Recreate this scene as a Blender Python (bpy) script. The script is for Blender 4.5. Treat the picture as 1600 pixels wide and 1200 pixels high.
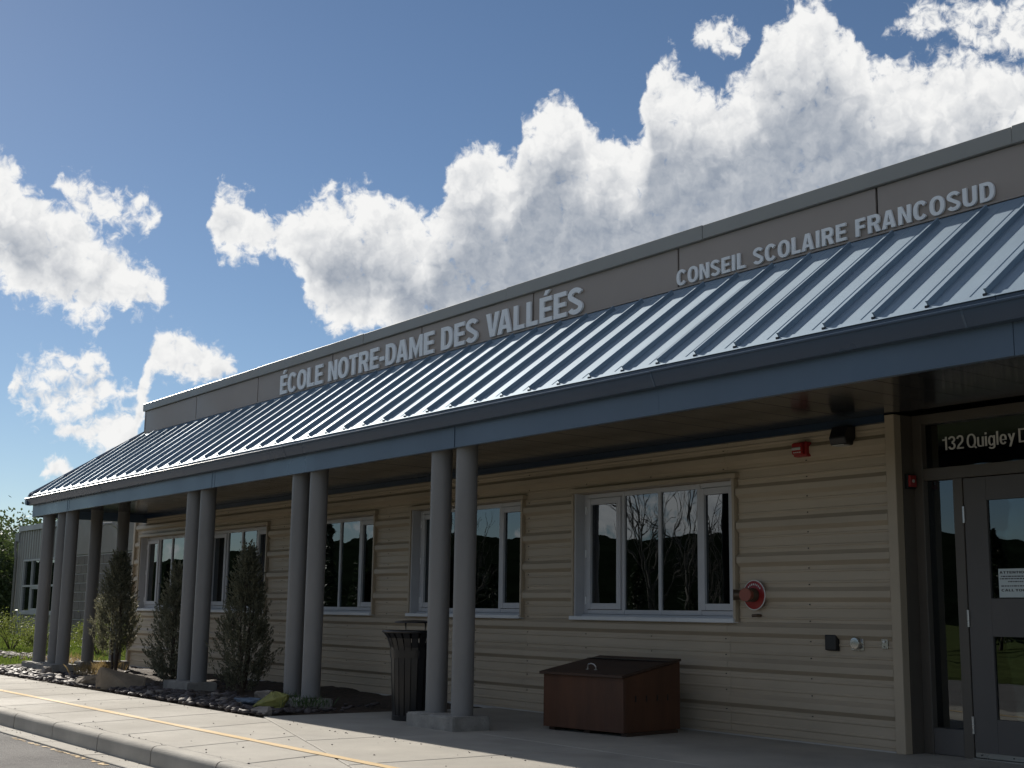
import bpy, bmesh, math, random
import numpy as np
from mathutils import Vector, Matrix
random.seed(7)
RNG = np.random.default_rng(11)
for o in list(bpy.data.objects):
    bpy.data.objects.remove(o, do_unlink=True)
SC = bpy.context.scene
COL = SC.collection
rad = math.radians

# ------------------------------------------------------------------ camera
cam = bpy.data.cameras.new('camera')
cam.sensor_width = 36.0
cam.lens = 45.449
cam.clip_start = 0.1
cam.clip_end = 5000
cam_o = bpy.data.objects.new('camera', cam)
COL.objects.link(cam_o)
Rv = Vector((0.59678558, 0.80227388, 0.01426865))
Uv = Vector((0.13119486, -0.11510389, 0.98465172))
Fv = Vector((-0.79160273, 0.58575397, 0.17394655))
M = Matrix((Rv, Uv, -Fv)).transposed().to_4x4()
M.translation = Vector((0, -8.8, 1.056))
cam_o.matrix_world = M
SC.camera = cam_o

# ------------------------------------------------------------------ light
SUN_TO = Vector((-6.0, 0.71, 2.9)).normalized()      # direction towards the sun
SUN_EL = math.asin(SUN_TO.z)
SUN_AZ = math.atan2(SUN_TO.x, SUN_TO.y)
sun = bpy.data.lights.new('sun', 'SUN')
sun.energy = 4.8
sun.angle = rad(0.53)
sun.color = (1.0, 0.93, 0.82)
sun_o = bpy.data.objects.new('sun', sun)
COL.objects.link(sun_o)
sun_o.rotation_euler = (-SUN_TO).to_track_quat('-Z', 'Y').to_euler()
sun_o.location = (-40, 10, 30)

SC.view_settings.view_transform = 'Standard'
SC.view_settings.look = 'None'
SC.view_settings.gamma = 1
SC.view_settings.exposure = 0.56
SC.render.resolution_x = 1024
SC.render.resolution_y = 768
SC.cycles.max_bounces = 8
SC.cycles.transparent_max_bounces = 12

# world: Nishita sky with procedural cumulus clouds (direction based)
W = bpy.data.worlds.new('World')
SC.world = W
W.use_nodes = True
NT = W.node_tree
NT.nodes.clear()

LAYERS = [
    ([(-77.64, 17.91), (-76.13, 18.07), (-75.49, 18.06), (-74.92, 17.37), (-74.5, 17.03), (-73.17, 16.71), (-71.64, 15.81), (-69.65, 14.32), (-68.47, 12.82), (-67.93, 10.6), (-67.53, 10.63), (-67.4, 16.55), (-67.11, 17.8), (-66.43, 18.26), (-65.72, 18.13), (-64.97, 17.28), (-64.31, 16.78), (-63.69, 17.37), (-62.42, 18.0), (-61.13, 18.35), (-59.83, 18.69), (-58.93, 18.04), (-58.18, 17.73), (-57.49, 16.98), (-56.88, 18.39), (-56.27, 19.93), (-55.3, 20.64), (-54.25, 20.25), (-53.66, 20.26), (-53.32, 21.63), (-52.49, 22.18), (-51.6, 22.59), (-50.55, 22.45), (-50.1, 21.23), (-48.91, 20.89), (-48.02, 20.6), (-47.54, 21.74), (-47.24, 23.61), (-46.82, 24.26), (-45.93, 23.7), (-44.91, 23.0), (-43.6, 22.4), (-42.55, 23.67), (-41.93, 25.34), (-40.6, 26.14), (-38.89, 25.87), (-37.85, 24.62), (-37.51, 23.3), (-36.18, 23.3), (-35.08, 23.27), (-33.45, 23.26), (-31.89, 22.69), (-29.59, 22.25)], [(-77.24, 13.43), (-75.73, 13.2), (-74.9, 12.44), (-73.07, 11.99), (-70.98, 12.03), (-69.4, 12.43), (-68.47, 12.77), (-68.1, 13.34), (-67.78, 15.01), (-67.36, 15.81), (-66.82, 15.14), (-65.14, 15.09), (-64.01, 15.22), (-63.25, 14.21), (-62.83, 12.89), (-61.31, 11.92), (-59.31, 12.14), (-57.56, 11.07), (-50.63, 11.18), (-39.29, 13.22), (-30.05, 14.75)], 0.95, 0.95),
    ([(-74.89, 15.4), (-74.06, 17.35), (-73.8, 18.12), (-73.26, 17.97), (-72.17, 17.62), (-70.82, 17.55), (-70.13, 17.46), (-69.33, 16.38), (-68.76, 14.39), (-67.89, 14.46), (-46.23, 23.31), (-45.38, 24.87), (-44.73, 25.42), (-43.54, 25.77), (-42.82, 25.13), (-42.28, 23.13), (-37.58, 23.05), (-36.72, 24.77), (-34.97, 25.59), (-30.69, 25.27), (-29.41, 25.08)], [(-75.08, 17.75), (-74.08, 17.66), (-73.46, 17.16), (-72.87, 16.29), (-71.68, 16.34), (-70.97, 15.87), (-69.75, 15.72), (-69.23, 16.25), (-68.9, 16.56), (-68.02, 16.63), (-46.22, 24.9), (-45.39, 24.71), (-44.45, 24.09), (-43.27, 24.14), (-42.82, 24.74), (-42.23, 24.97), (-37.52, 24.59), (-36.75, 24.21), (-34.77, 24.05), (-32.9, 23.63), (-30.83, 22.93), (-29.56, 22.75)], 0.8, 0.45),
    ([(-75.99, 4.24), (-73.61, 5.4), (-73.18, 7.13), (-72.51, 7.71), (-71.22, 7.89), (-70.07, 8.28), (-69.71, 9.67), (-69.33, 11.28), (-68.5, 11.94), (-67.16, 11.42), (-66.46, 11.08), (-65.73, 10.4), (-64.97, 7.43), (-64.18, 6.91)], [(-76.2, 6.84), (-73.75, 7.31), (-73.17, 7.02), (-71.38, 6.32), (-69.97, 6.66), (-69.62, 8.31), (-69.21, 9.43), (-67.59, 9.3), (-65.84, 9.84), (-65.5, 10.19), (-65.14, 10.76), (-64.36, 10.8)], 0.8, 0.8),
    ([(-76.16, 6.32), (-75.26, 7.43), (-75.12, 8.81), (-74.71, 9.9), (-73.98, 10.39), (-72.85, 10.67), (-71.69, 10.89), (-71.15, 9.85), (-70.67, 9.34), (-70.14, 9.37), (-69.5, 9.0), (-68.94, 7.25), (-67.44, 6.77)], [(-76.37, 8.92), (-75.38, 8.87), (-74.95, 8.24), (-73.76, 7.47), (-72.49, 7.47), (-71.47, 7.66), (-71.06, 8.55), (-70.62, 8.58), (-70.08, 8.5), (-69.49, 8.81), (-69.08, 9.44), (-67.6, 9.52)], 1.1, 0.35),
    ([(-76.43, 3.7), (-74.97, 3.68), (-74.42, 3.57), (-74.02, 2.88), (-73.95, 5.25), (-73.6, 5.93), (-73.16, 6.2), (-72.54, 6.04), (-72.09, 5.48), (-71.47, 3.9), (-69.92, 3.95)], [(-76.3, 2.15), (-74.88, 2.56), (-74.35, 2.74), (-74.09, 3.79), (-73.97, 5.6), (-73.56, 5.46), (-73.1, 5.32), (-72.49, 5.35), (-72.1, 5.64), (-71.65, 6.57), (-70.1, 6.65)], 0.6, 0.55)]


class NG:
    """tiny helper to write node graphs"""
    def __init__(s, tree):
        s.t = tree

    def new(s, typ, **kw):
        n = s.t.nodes.new(typ)
        for k, v in kw.items():
            setattr(n, k, v)
        return n

    def put(s, sock, v):
        if hasattr(v, 'is_output') or isinstance(v, bpy.types.NodeSocket):
            s.t.links.new(v, sock)
        elif v is not None:
            sock.default_value = v

    def math(s, op, a, b=None, c=None, clamp=False):
        n = s.new('ShaderNodeMath', operation=op, use_clamp=clamp)
        s.put(n.inputs[0], a)
        if b is not None: s.put(n.inputs[1], b)
        if c is not None: s.put(n.inputs[2], c)
        return n.outputs[0]

    def vmath(s, op, a, b=None, c=None):
        n = s.new('ShaderNodeVectorMath', operation=op)
        s.put(n.inputs[0], a)
        if b is not None: s.put(n.inputs[1], b)
        if c is not None: s.put(n.inputs[2], c)
        return n

    def mapr(s, v, a, b, c=0.0, d=1.0, smooth=False):
        n = s.new('ShaderNodeMapRange')
        n.clamp = True
        if smooth: n.interpolation_type = 'SMOOTHSTEP'
        s.put(n.inputs[0], v)
        for i, q in enumerate((a, b, c, d)): s.put(n.inputs[1 + i], q)
        return n.outputs[0]

    def noise(s, vec, scale, detail=4, rough=0.55, dim='3D', dist=0.0, lac=2.0):
        n = s.new('ShaderNodeTexNoise', noise_dimensions=dim)
        n.inputs['Scale'].default_value = scale
        n.inputs['Detail'].default_value = detail
        n.inputs['Roughness'].default_value = rough
        n.inputs['Lacunarity'].default_value = lac
        n.inputs['Distortion'].default_value = dist
        if vec is not None: s.put(n.inputs['Vector'], vec)
        return n

    def mix(s, f, a, b, blend='MIX'):
        n = s.new('ShaderNodeMix', data_type='RGBA', blend_type=blend)
        s.put(n.inputs[0], f)
        s.put(n.inputs[6], a)
        s.put(n.inputs[7], b)
        return n.outputs[2]


# cloud density group: (az, el) in degrees -> density
gt = bpy.data.node_groups.new('cloud_density', 'ShaderNodeTree')
gt.interface.new_socket('P', in_out='INPUT', socket_type='NodeSocketVector')
gt.interface.new_socket('Density', in_out='OUTPUT', socket_type='NodeSocketFloat')
gt.interface.new_socket('Depth', in_out='OUTPUT', socket_type='NodeSocketFloat')
g = NG(gt)
gi = g.new('NodeGroupInput')
go = g.new('NodeGroupOutput')
P = gi.outputs[0]
w1 = g.noise(P, 0.42, 2, 0.55, '2D')
wv = g.vmath('SUBTRACT', w1.outputs['Color'], (0.5, 0.5, 0.5)).outputs[0]
wv = g.vmath('MULTIPLY_ADD', wv, (1.3, 1.2, 0.0), P).outputs[0]
sepw = g.new('ShaderNodeSeparateXYZ')
g.put(sepw.inputs[0], wv)
AZ0, AZ1, EL0, EL1 = -80.0, -27.0, -4.0, 36.0
axn = g.mapr(sepw.outputs[0], AZ0, AZ1)


def env_curve(pts, lowest):
    """elevation of a cloud edge as a function of azimuth"""
    n_ = g.new('ShaderNodeFloatCurve')
    c_ = n_.mapping.curves[0]
    q = [((a_ - AZ0) / (AZ1 - AZ0), (e_ - EL0) / (EL1 - EL0)) for a_, e_ in pts]
    q = [(0.0, q[0][1])] + q + [(1.0, q[-1][1])]
    q = sorted((min(max(x_, 0), 1), min(max(y_, 0), 1)) for x_, y_ in q)
    c_.points[0].location = q[0]
    c_.points[1].location = q[-1]
    for p_ in q[1:-1]:
        c_.points.new(*p_)
    for p_ in c_.points:
        p_.handle_type = 'VECTOR'
    n_.mapping.update()
    g.put(n_.inputs['Value'], axn)
    return g.math('MULTIPLY_ADD', n_.outputs[0], EL1 - EL0, EL0)


best = None
for (top, bot, soft, wt) in LAYERS:
    tp, bt = env_curve(top, 0), env_curve(bot, 0)
    dtop = g.math('SUBTRACT', tp, sepw.outputs[1])
    dbot = g.math('SUBTRACT', sepw.outputs[1], bt)
    v = g.math('MINIMUM', dtop, dbot)
    rw = g.math('MINIMUM', dtop, g.math('MULTIPLY', dbot, 1.7))
    raw = rw if best is None else g.math('MAXIMUM', raw, rw)
    v = g.math('MINIMUM', g.math('MULTIPLY', v, 1.0 / soft), wt)
    best = v if best is None else g.math('MAXIMUM', best, v)
best = g.math('MAXIMUM', best, -3.0)
# the rest of the sky carries scattered cumulus too
sep = g.new('ShaderNodeSeparateXYZ')
g.put(sep.inputs[0], P)
gen = g.noise(P, 0.075, 2, 0.5, '2D')
genv = g.math('MULTIPLY_ADD', gen.outputs['Fac'], 5.0, -2.74)
outl = g.mapr(sep.outputs[0], -79, -83)
outr = g.mapr(sep.outputs[0], -29, -25)
outt = g.mapr(sep.outputs[1], 28, 31)
outside = g.math('MAXIMUM', g.math('MAXIMUM', outl, outr), outt)
genv = g.math('ADD', genv, g.math('MULTIPLY_ADD', outside, 3.0, -3.0))
genv = g.math('MINIMUM', genv, 1.0)
best = g.math('MULTIPLY_ADD', outside, -4.0, best)
best = g.math('MAXIMUM', best, genv)
g.put(go.inputs[0], best)
g.put(go.inputs[1], g.math('MAXIMUM', raw, g.math('MULTIPLY', genv, 2.5)))

w = NG(NT)
tc = w.new('ShaderNodeTexCoord')
sp = w.new('ShaderNodeSeparateXYZ')
w.put(sp.inputs[0], tc.outputs['Generated'])
az = w.math('MULTIPLY', w.math('ARCTAN2', sp.outputs[0], sp.outputs[1]), 180 / math.pi)
el = w.math('MULTIPLY', w.math('ARCSINE', sp.outputs[2]), 180 / math.pi)
cb = w.new('ShaderNodeCombineXYZ')
w.put(cb.inputs[0], az)
w.put(cb.inputs[1], el)


dg_ = w.new('ShaderNodeGroup')
dg_.node_tree = gt
w.put(dg_.inputs[0], cb.outputs[0])
best, depth = dg_.outputs[0], dg_.outputs[1]
# billows: heads of several sizes, bent by a slow swirl
sw = w.noise(cb.outputs[0], 0.9, 3, 0.6, '2D')
swv = w.vmath('SUBTRACT', sw.outputs['Color'], (0.5, 0.5, 0.5)).outputs[0]
bp_ = w.vmath('MULTIPLY_ADD', swv, (1.5, 1.5, 0.0), cb.outputs[0]).outputs[0]


def billow(off):
    """height of the cauliflower heads at a direction (degrees)"""
    p = w.vmath('ADD', bp_, off).outputs[0]
    n_ = w.new('ShaderNodeTexVoronoi', voronoi_dimensions='2D', feature='SMOOTH_F1', normalize=True)
    n_.inputs['Scale'].default_value = 0.62
    n_.inputs['Detail'].default_value = 2.0
    n_.inputs['Roughness'].default_value = 0.5
    n_.inputs['Lacunarity'].default_value = 2.3
    n_.inputs['Smoothness'].default_value = 0.45
    w.put(n_.inputs['Vector'], p)
    return w.math('MULTIPLY_ADD', n_.outputs['Distance'], -2.6, 0.9)


h0 = billow((0, 0, 0))
h1 = billow((-0.32, 0.36, 0))
fz = w.noise(cb.outputs[0], 1.7, 8, 0.62, '2D', 0.35)
fzv = w.math('MULTIPLY_ADD', fz.outputs['Fac'], 2.0, -1.0)
big = w.noise(cb.outputs[0], 0.33, 3, 0.55, '2D')
bigv = w.math('MULTIPLY_ADD', big.outputs['Fac'], 2.4, -1.2)
D0 = w.math('ADD', w.math('ADD', best, w.math('MULTIPLY', h0, 0.62)), w.math('ADD', w.math('MULTIPLY', fzv, 1.0), w.math('MULTIPLY', bigv, 0.40)))
alpha = w.mapr(D0, -0.12, 0.72, smooth=True)
hz = w.mapr(el, 0.0, 1.5)
alpha = w.math('MULTIPLY', alpha, hz)
# shade grows with the depth of cloud above; each head is brighter on its sunward side
dp = w.math('ADD', depth, w.math('MULTIPLY_ADD', h0, -0.9, w.math('MULTIPLY', bigv, 1.5)))
occ = w.mapr(dp, 0.6, 4.6, 0.0, 0.80, smooth=True)
emb = w.math('SUBTRACT', h0, h1)
occ = w.math('MULTIPLY_ADD', emb, -0.22, occ)
occ = w.math('ADD', occ, w.math('MULTIPLY_ADD', fzv, -0.12, 0.03), clamp=True)
ccol = w.mix(occ, (12.4, 12.4, 12.3, 1), (3.9, 4.5, 5.5, 1))
sky = w.new('ShaderNodeTexSky', sky_type='NISHITA')
sky.sun_disc = False
sky.sun_elevation = SUN_EL
sky.sun_rotation = SUN_AZ
sky.altitude = 1200
sky.air_density = 1.0
sky.dust_density = 0.15
sky.ozone_density = 3.0
skyc = w.mix(alpha, sky.outputs[0], ccol)
bg = w.new('ShaderNodeBackground')
w.put(bg.inputs[0], skyc)
bg.inputs[1].default_value = 0.05
wo = w.new('ShaderNodeOutputWorld')
w.put(wo.inputs[0], bg.outputs[0])
W.cycles.sampling_method = 'MANUAL'
W.cycles.sample_map_resolution = 1024

# ------------------------------------------------------------------ materials
MATS = {}


def mat(name, col, rough=0.6, metal=0.0, var=0.12, vscale=3.0, bump=0.0, bscale=60.0, spec=0.5,
        stretch=(1, 1, 1), col2=None, detail=5, coat=0.0, speck=0.0, speck_scale=120.0, speck_col=(0.02, 0.02, 0.02), rvar=0.1):
    m = bpy.data.materials.new(name)
    m.use_nodes = True
    t = m.node_tree
    n = NG(t)
    b = t.nodes['Principled BSDF']
    tcn = n.new('ShaderNodeTexCoord')
    mp = n.new('ShaderNodeMapping')
    mp.inputs['Scale'].default_value = stretch
    n.put(mp.inputs['Vector'], tcn.outputs['Object'])
    # large scale variation from world position keeps repeats from looking alike
    geo = n.new('ShaderNodeNewGeometry')
    oi = n.new('ShaderNodeObjectInfo')
    ns = n.noise(mp.outputs[0], vscale, detail, 0.6)
    nw = n.noise(geo.outputs['Position'], 0.7, 4, 0.6)
    f = n.math('ADD', n.math('MULTIPLY', ns.outputs['Fac'], 0.6), n.math('MULTIPLY', nw.outputs['Fac'], 0.4))
    f = n.mapr(f, 0.3, 0.7)
    c2 = col2 if col2 else tuple(max(0, c * (1 - 2.2 * var)) for c in col)
    c = n.mix(f, tuple(c2) + (1,), tuple(min(1, q * (1 + var)) for q in col) + (1,))
    hs = n.new('ShaderNodeHueSaturation')
    n.put(hs.inputs['Color'], c)
    n.put(hs.inputs['Value'], n.math('MULTIPLY_ADD', oi.outputs['Random'], var * 0.8, 1 - var * 0.4))
    c = hs.outputs[0]
    if speck > 0:
        v = n.noise(geo.outputs['Position'], speck_scale, 2, 0.7)
        k = n.mapr(v.outputs['Fac'], 0.62, 0.70, 0, speck)
        c = n.mix(k, c, tuple(speck_col) + (1,))
    n.put(b.inputs['Base Color'], c)
    n.put(b.inputs['Roughness'], n.mapr(nw.outputs['Fac'], 0.3, 0.7, max(0.02, rough - rvar), min(1, rough + rvar)))
    b.inputs['Metallic'].default_value = metal
    b.inputs['Specular IOR Level'].default_value = spec
    b.inputs['Coat Weight'].default_value = coat
    if bump > 0:
        bn = n.noise(mp.outputs[0], bscale, 6, 0.65)
        bp = n.new('ShaderNodeBump')
        bp.inputs['Strength'].default_value = bump
        bp.inputs['Distance'].default_value = 0.02
        n.put(bp.inputs['Height'], bn.outputs['Fac'])
        n.put(b.inputs['Normal'], bp.outputs[0])
    MATS[name] = m
    return m


mat('siding', (0.49, 0.405, 0.30), 0.42, var=0.10, vscale=1.5, stretch=(0.3, 1, 4), bump=0.02, bscale=20)
mat('siding_trim', (0.47, 0.385, 0.28), 0.42, var=0.05)
mat('bronze_trim', (0.115, 0.098, 0.080), 0.42, var=0.06)
mat('blue_metal', (0.075, 0.115, 0.170), 0.36, var=0.10, vscale=0.8, bump=0.012, bscale=2.5)
mat('blue_gutter', (0.048, 0.075, 0.118), 0.33, var=0.05, vscale=0.8, bump=0.012, bscale=3)
mat('frieze_blue', (0.012, 0.03, 0.065), 0.35, var=0.05)
mat('roof_metal', (0.265, 0.35, 0.435), 0.69, metal=0.75, var=0.06, vscale=0.8, bump=0.03, bscale=2.0)
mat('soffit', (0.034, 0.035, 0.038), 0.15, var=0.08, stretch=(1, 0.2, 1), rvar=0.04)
mat('parapet', (0.37, 0.31, 0.27), 0.5, var=0.04, vscale=1)
mat('coping', (0.31, 0.30, 0.275), 0.45, var=0.05, vscale=1)
mat('letter_face', (0.90, 0.90, 0.90), 0.35, var=0.04)
mat('column_paint', (0.21, 0.205, 0.20), 0.55, var=0.12, vscale=3, stretch=(1, 1, 0.25), bump=0.03, bscale=40)
mat('concrete_plinth', (0.30, 0.285, 0.26), 0.9, var=0.2, vscale=6, bump=0.5, bscale=50, speck=0.4, speck_scale=45, speck_col=(0.08, 0.075, 0.07))
mat('sidewalk', (0.395, 0.37, 0.325), 0.9, var=0.13, vscale=1.6, bump=0.3, bscale=90, speck=0.25, speck_scale=160, speck_col=(0.16, 0.15, 0.13), detail=9)
mat('curb', (0.40, 0.375, 0.33), 0.9, var=0.14, vscale=2.5, bump=0.35, bscale=70, speck=0.25, speck_scale=120, speck_col=(0.14, 0.13, 0.12))
mat('asphalt', (0.165, 0.158, 0.155), 0.92, var=0.15, vscale=2, bump=1.0, bscale=110, speck=0.75, speck_scale=85, speck_col=(0.34, 0.32, 0.30))
mat('yellow_paint', (0.60, 0.415, 0.185), 0.8, var=0.10, vscale=8, bump=0.2, bscale=90, speck=0.55, speck_scale=60, speck_col=(0.43, 0.39, 0.33))
mat('window_frame', (0.56, 0.56, 0.58), 0.4, var=0.05)
mat('sill_metal', (0.78, 0.79, 0.80), 0.35, var=0.05)
mat('hinge_metal', (0.55, 0.55, 0.55), 0.3, metal=0.8, var=0.05)
mat('door_paint', (0.115, 0.105, 0.098), 0.5, var=0.05)
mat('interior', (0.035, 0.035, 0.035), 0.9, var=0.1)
mat('blind', (0.16, 0.17, 0.17), 0.8, var=0.1)
mat('can_paint', (0.012, 0.012, 0.014), 0.34, var=0.1)
mat('wood_stain', (0.105, 0.042, 0.019), 0.55, var=0.25, vscale=4, stretch=(1, 1, 0.18), bump=0.15, bscale=30, col2=(0.045, 0.018, 0.009))
mat('wood_dark', (0.06, 0.032, 0.02), 0.6, var=0.25, vscale=4, stretch=(0.2, 1, 1), bump=0.15, bscale=30)
mat('red_plastic', (0.34, 0.018, 0.018), 0.35, var=0.05)
mat('red_brick', (0.30, 0.09, 0.06), 0.5, var=0.1)
mat('black_plastic', (0.012, 0.012, 0.014), 0.4, var=0.05)
mat('white_print', (0.75, 0.75, 0.72), 0.5, var=0.03)
mat('lens_clear', (0.55, 0.55, 0.52), 0.15, var=0.05)
mat('steel', (0.52, 0.51, 0.48), 0.3, metal=0.85, var=0.08)
mat('brass_dark', (0.14, 0.10, 0.07), 0.4, metal=0.6, var=0.1)
mat('paper', (0.62, 0.68, 0.68), 0.8, var=0.02)
mat('ink', (0.02, 0.02, 0.025), 0.7, var=0.02)
mat('vinyl', (0.72, 0.70, 0.66), 0.5, var=0.02)
mat('mulch', (0.075, 0.052, 0.036), 0.95, var=0.35, vscale=14, bump=1.0, bscale=55, speck=0.5, speck_scale=40, speck_col=(0.16, 0.115, 0.075))
mat('shale', (0.105, 0.088, 0.088), 0.7, var=0.42, vscale=5, bump=0.3, bscale=25)
mat('stone_light', (0.30, 0.265, 0.235), 0.8, var=0.25, vscale=8, bump=0.3, bscale=25)
mat('boulder', (0.255, 0.205, 0.15), 0.9, var=0.25, vscale=4, bump=0.6, bscale=14)
mat('rock_yellow', (0.22, 0.21, 0.06), 0.7, var=0.3, vscale=9, bump=0.3, bscale=20, col2=(0.14, 0.15, 0.03))
mat('rock_blue', (0.15, 0.20, 0.27), 0.7, var=0.3, vscale=9, bump=0.3, bscale=20)
mat('ground_soil', (0.085, 0.105, 0.040), 0.95, spec=0.0, var=0.3, vscale=3, bump=0.5, bscale=30)
mat('far_metal', (0.31, 0.30, 0.285), 0.45, var=0.06)
mat('far_trim', (0.40, 0.40, 0.40), 0.5, var=0.05)
mat('far_cap', (0.17, 0.165, 0.15), 0.5, var=0.05)
mat('block', (0.20, 0.175, 0.155), 0.9, var=0.16, vscale=6, bump=0.4, bscale=40)
mat('mortar', (0.50, 0.48, 0.45), 0.95, var=0.1)
mat('tan_panel', (0.25, 0.22, 0.19), 0.6, var=0.05)
mat('bark', (0.09, 0.065, 0.048), 0.9, var=0.3, vscale=10, bump=0.6, bscale=40)
mat('birch_bark', (0.15, 0.14, 0.125), 0.9, var=0.3, vscale=10, bump=0.4, bscale=30, stretch=(1, 1, 4))
mat('bench_wood', (0.35, 0.30, 0.22), 0.8, var=0.1)
mat('hill_forest', (0.012, 0.019, 0.011), 0.95, var=0.4, vscale=0.05, bump=1.0, bscale=0.3, spec=0.0)
mat('house_wall', (0.42, 0.39, 0.34), 0.8, var=0.08)
mat('house_roof', (0.10, 0.085, 0.08), 0.9, var=0.1)


def leafmat(name, a, b, trans=0.35, vs=9.0):
    m = bpy.data.materials.new(name)
    m.use_nodes = True
    t = m.node_tree
    n = NG(t)
    pb = t.nodes['Principled BSDF']
    geo = n.new('ShaderNodeNewGeometry')
    nz = n.noise(geo.outputs['Position'], vs, 3, 0.6)
    f = n.mapr(nz.outputs['Fac'], 0.32, 0.68)
    f = n.math('MULTIPLY_ADD', geo.outputs['Random Per Island'], 0.45, n.math('MULTIPLY', f, 0.55))
    c = n.mix(f, a + (1,), b + (1,))
    n.put(pb.inputs['Base Color'], c)
    pb.inputs['Roughness'].default_value = 0.6
    tr = n.new('ShaderNodeBsdfTranslucent')
    n.put(tr.inputs[0], c)
    ms = n.new('ShaderNodeMixShader')
    ms.inputs[0].default_value = trans
    n.put(ms.inputs[1], pb.outputs[0])
    n.put(ms.inputs[2], tr.outputs[0])
    n.put(t.nodes['Material Output'].inputs[0], ms.outputs[0])
    MATS[name] = m


leafmat('juniper_leaf', (0.075, 0.08, 0.048), (0.28, 0.27, 0.18), 0.35)
leafmat('shrub_leaf', (0.07, 0.10, 0.02), (0.22, 0.25, 0.06), 0.45)
leafmat('tree_leaf', (0.025, 0.045, 0.016), (0.09, 0.12, 0.035), 0.35, 1.5)
leafmat('conifer_leaf', (0.018, 0.032, 0.018), (0.05, 0.075, 0.03), 0.2, 2)
leafmat('grass_blade', (0.06, 0.10, 0.015), (0.17, 0.23, 0.04), 0.45, 3)
leafmat('dry_grass', (0.20, 0.14, 0.06), (0.40, 0.30, 0.14), 0.4, 6)
leafmat('weed_leaf', (0.03, 0.06, 0.02), (0.08, 0.13, 0.04), 0.35, 9)

# window glass: coated pane, part mirror part clear
m = bpy.data.materials.new('glass')
m.use_nodes = True
t = m.node_tree
n = NG(t)
t.nodes.remove(t.nodes['Principled BSDF'])
gl = n.new('ShaderNodeBsdfGlossy')
gl.inputs['Roughness'].default_value = 0.0
gl.inputs['Color'].default_value = (0.90, 0.96, 1.0, 1)
geo = n.new('ShaderNodeNewGeometry')
wn = n.noise(geo.outputs['Position'], 1.6, 2, 0.5)
bp = n.new('ShaderNodeBump')
bp.inputs['Strength'].default_value = 0.035
bp.inputs['Distance'].default_value = 0.05
n.put(bp.inputs['Height'], wn.outputs['Fac'])
n.put(gl.inputs['Normal'], bp.outputs[0])
tr = n.new('ShaderNodeBsdfTransparent')
tr.inputs[0].default_value = (0.28, 0.32, 0.32, 1)
fr = n.new('ShaderNodeFresnel')
fr.inputs['IOR'].default_value = 1.85
ms = n.new('ShaderNodeMixShader')
n.put(ms.inputs[0], n.math('MULTIPLY_ADD', fr.outputs[0], 1.0, 0.03, clamp=True))
n.put(ms.inputs[1], tr.outputs[0])
n.put(ms.inputs[2], gl.outputs[0])
n.put(t.nodes['Material Output'].inputs[0], ms.outputs[0])
MATS['glass'] = m


# ------------------------------------------------------------------ helpers
def link(name, me, mname=None, parent=None, loc=None, rotz=None):
    o = bpy.data.objects.new(name, me)
    COL.objects.link(o)
    if me is not None and mname and not me.materials:
        me.materials.append(MATS[mname])
    if parent is not None:
        o.parent = parent
    if loc is not None: o.location = loc
    if rotz is not None: o.rotation_euler = (0, 0, rotz)
    return o


def tag(o, label=None, cat=None, group=None, kind=None):
    if label: o['label'] = label
    if cat: o['category'] = cat
    if group: o['group'] = group
    if kind: o['kind'] = kind
    return o


def empty(name, label, cat, loc=(0, 0, 0), rotz=0, group=None):
    o = bpy.data.objects.new(name, None)
    COL.objects.link(o)
    o.empty_display_size = 0.2
    o.location = loc
    o.rotation_euler = (0, 0, rotz)
    return tag(o, label, cat, group)


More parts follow.
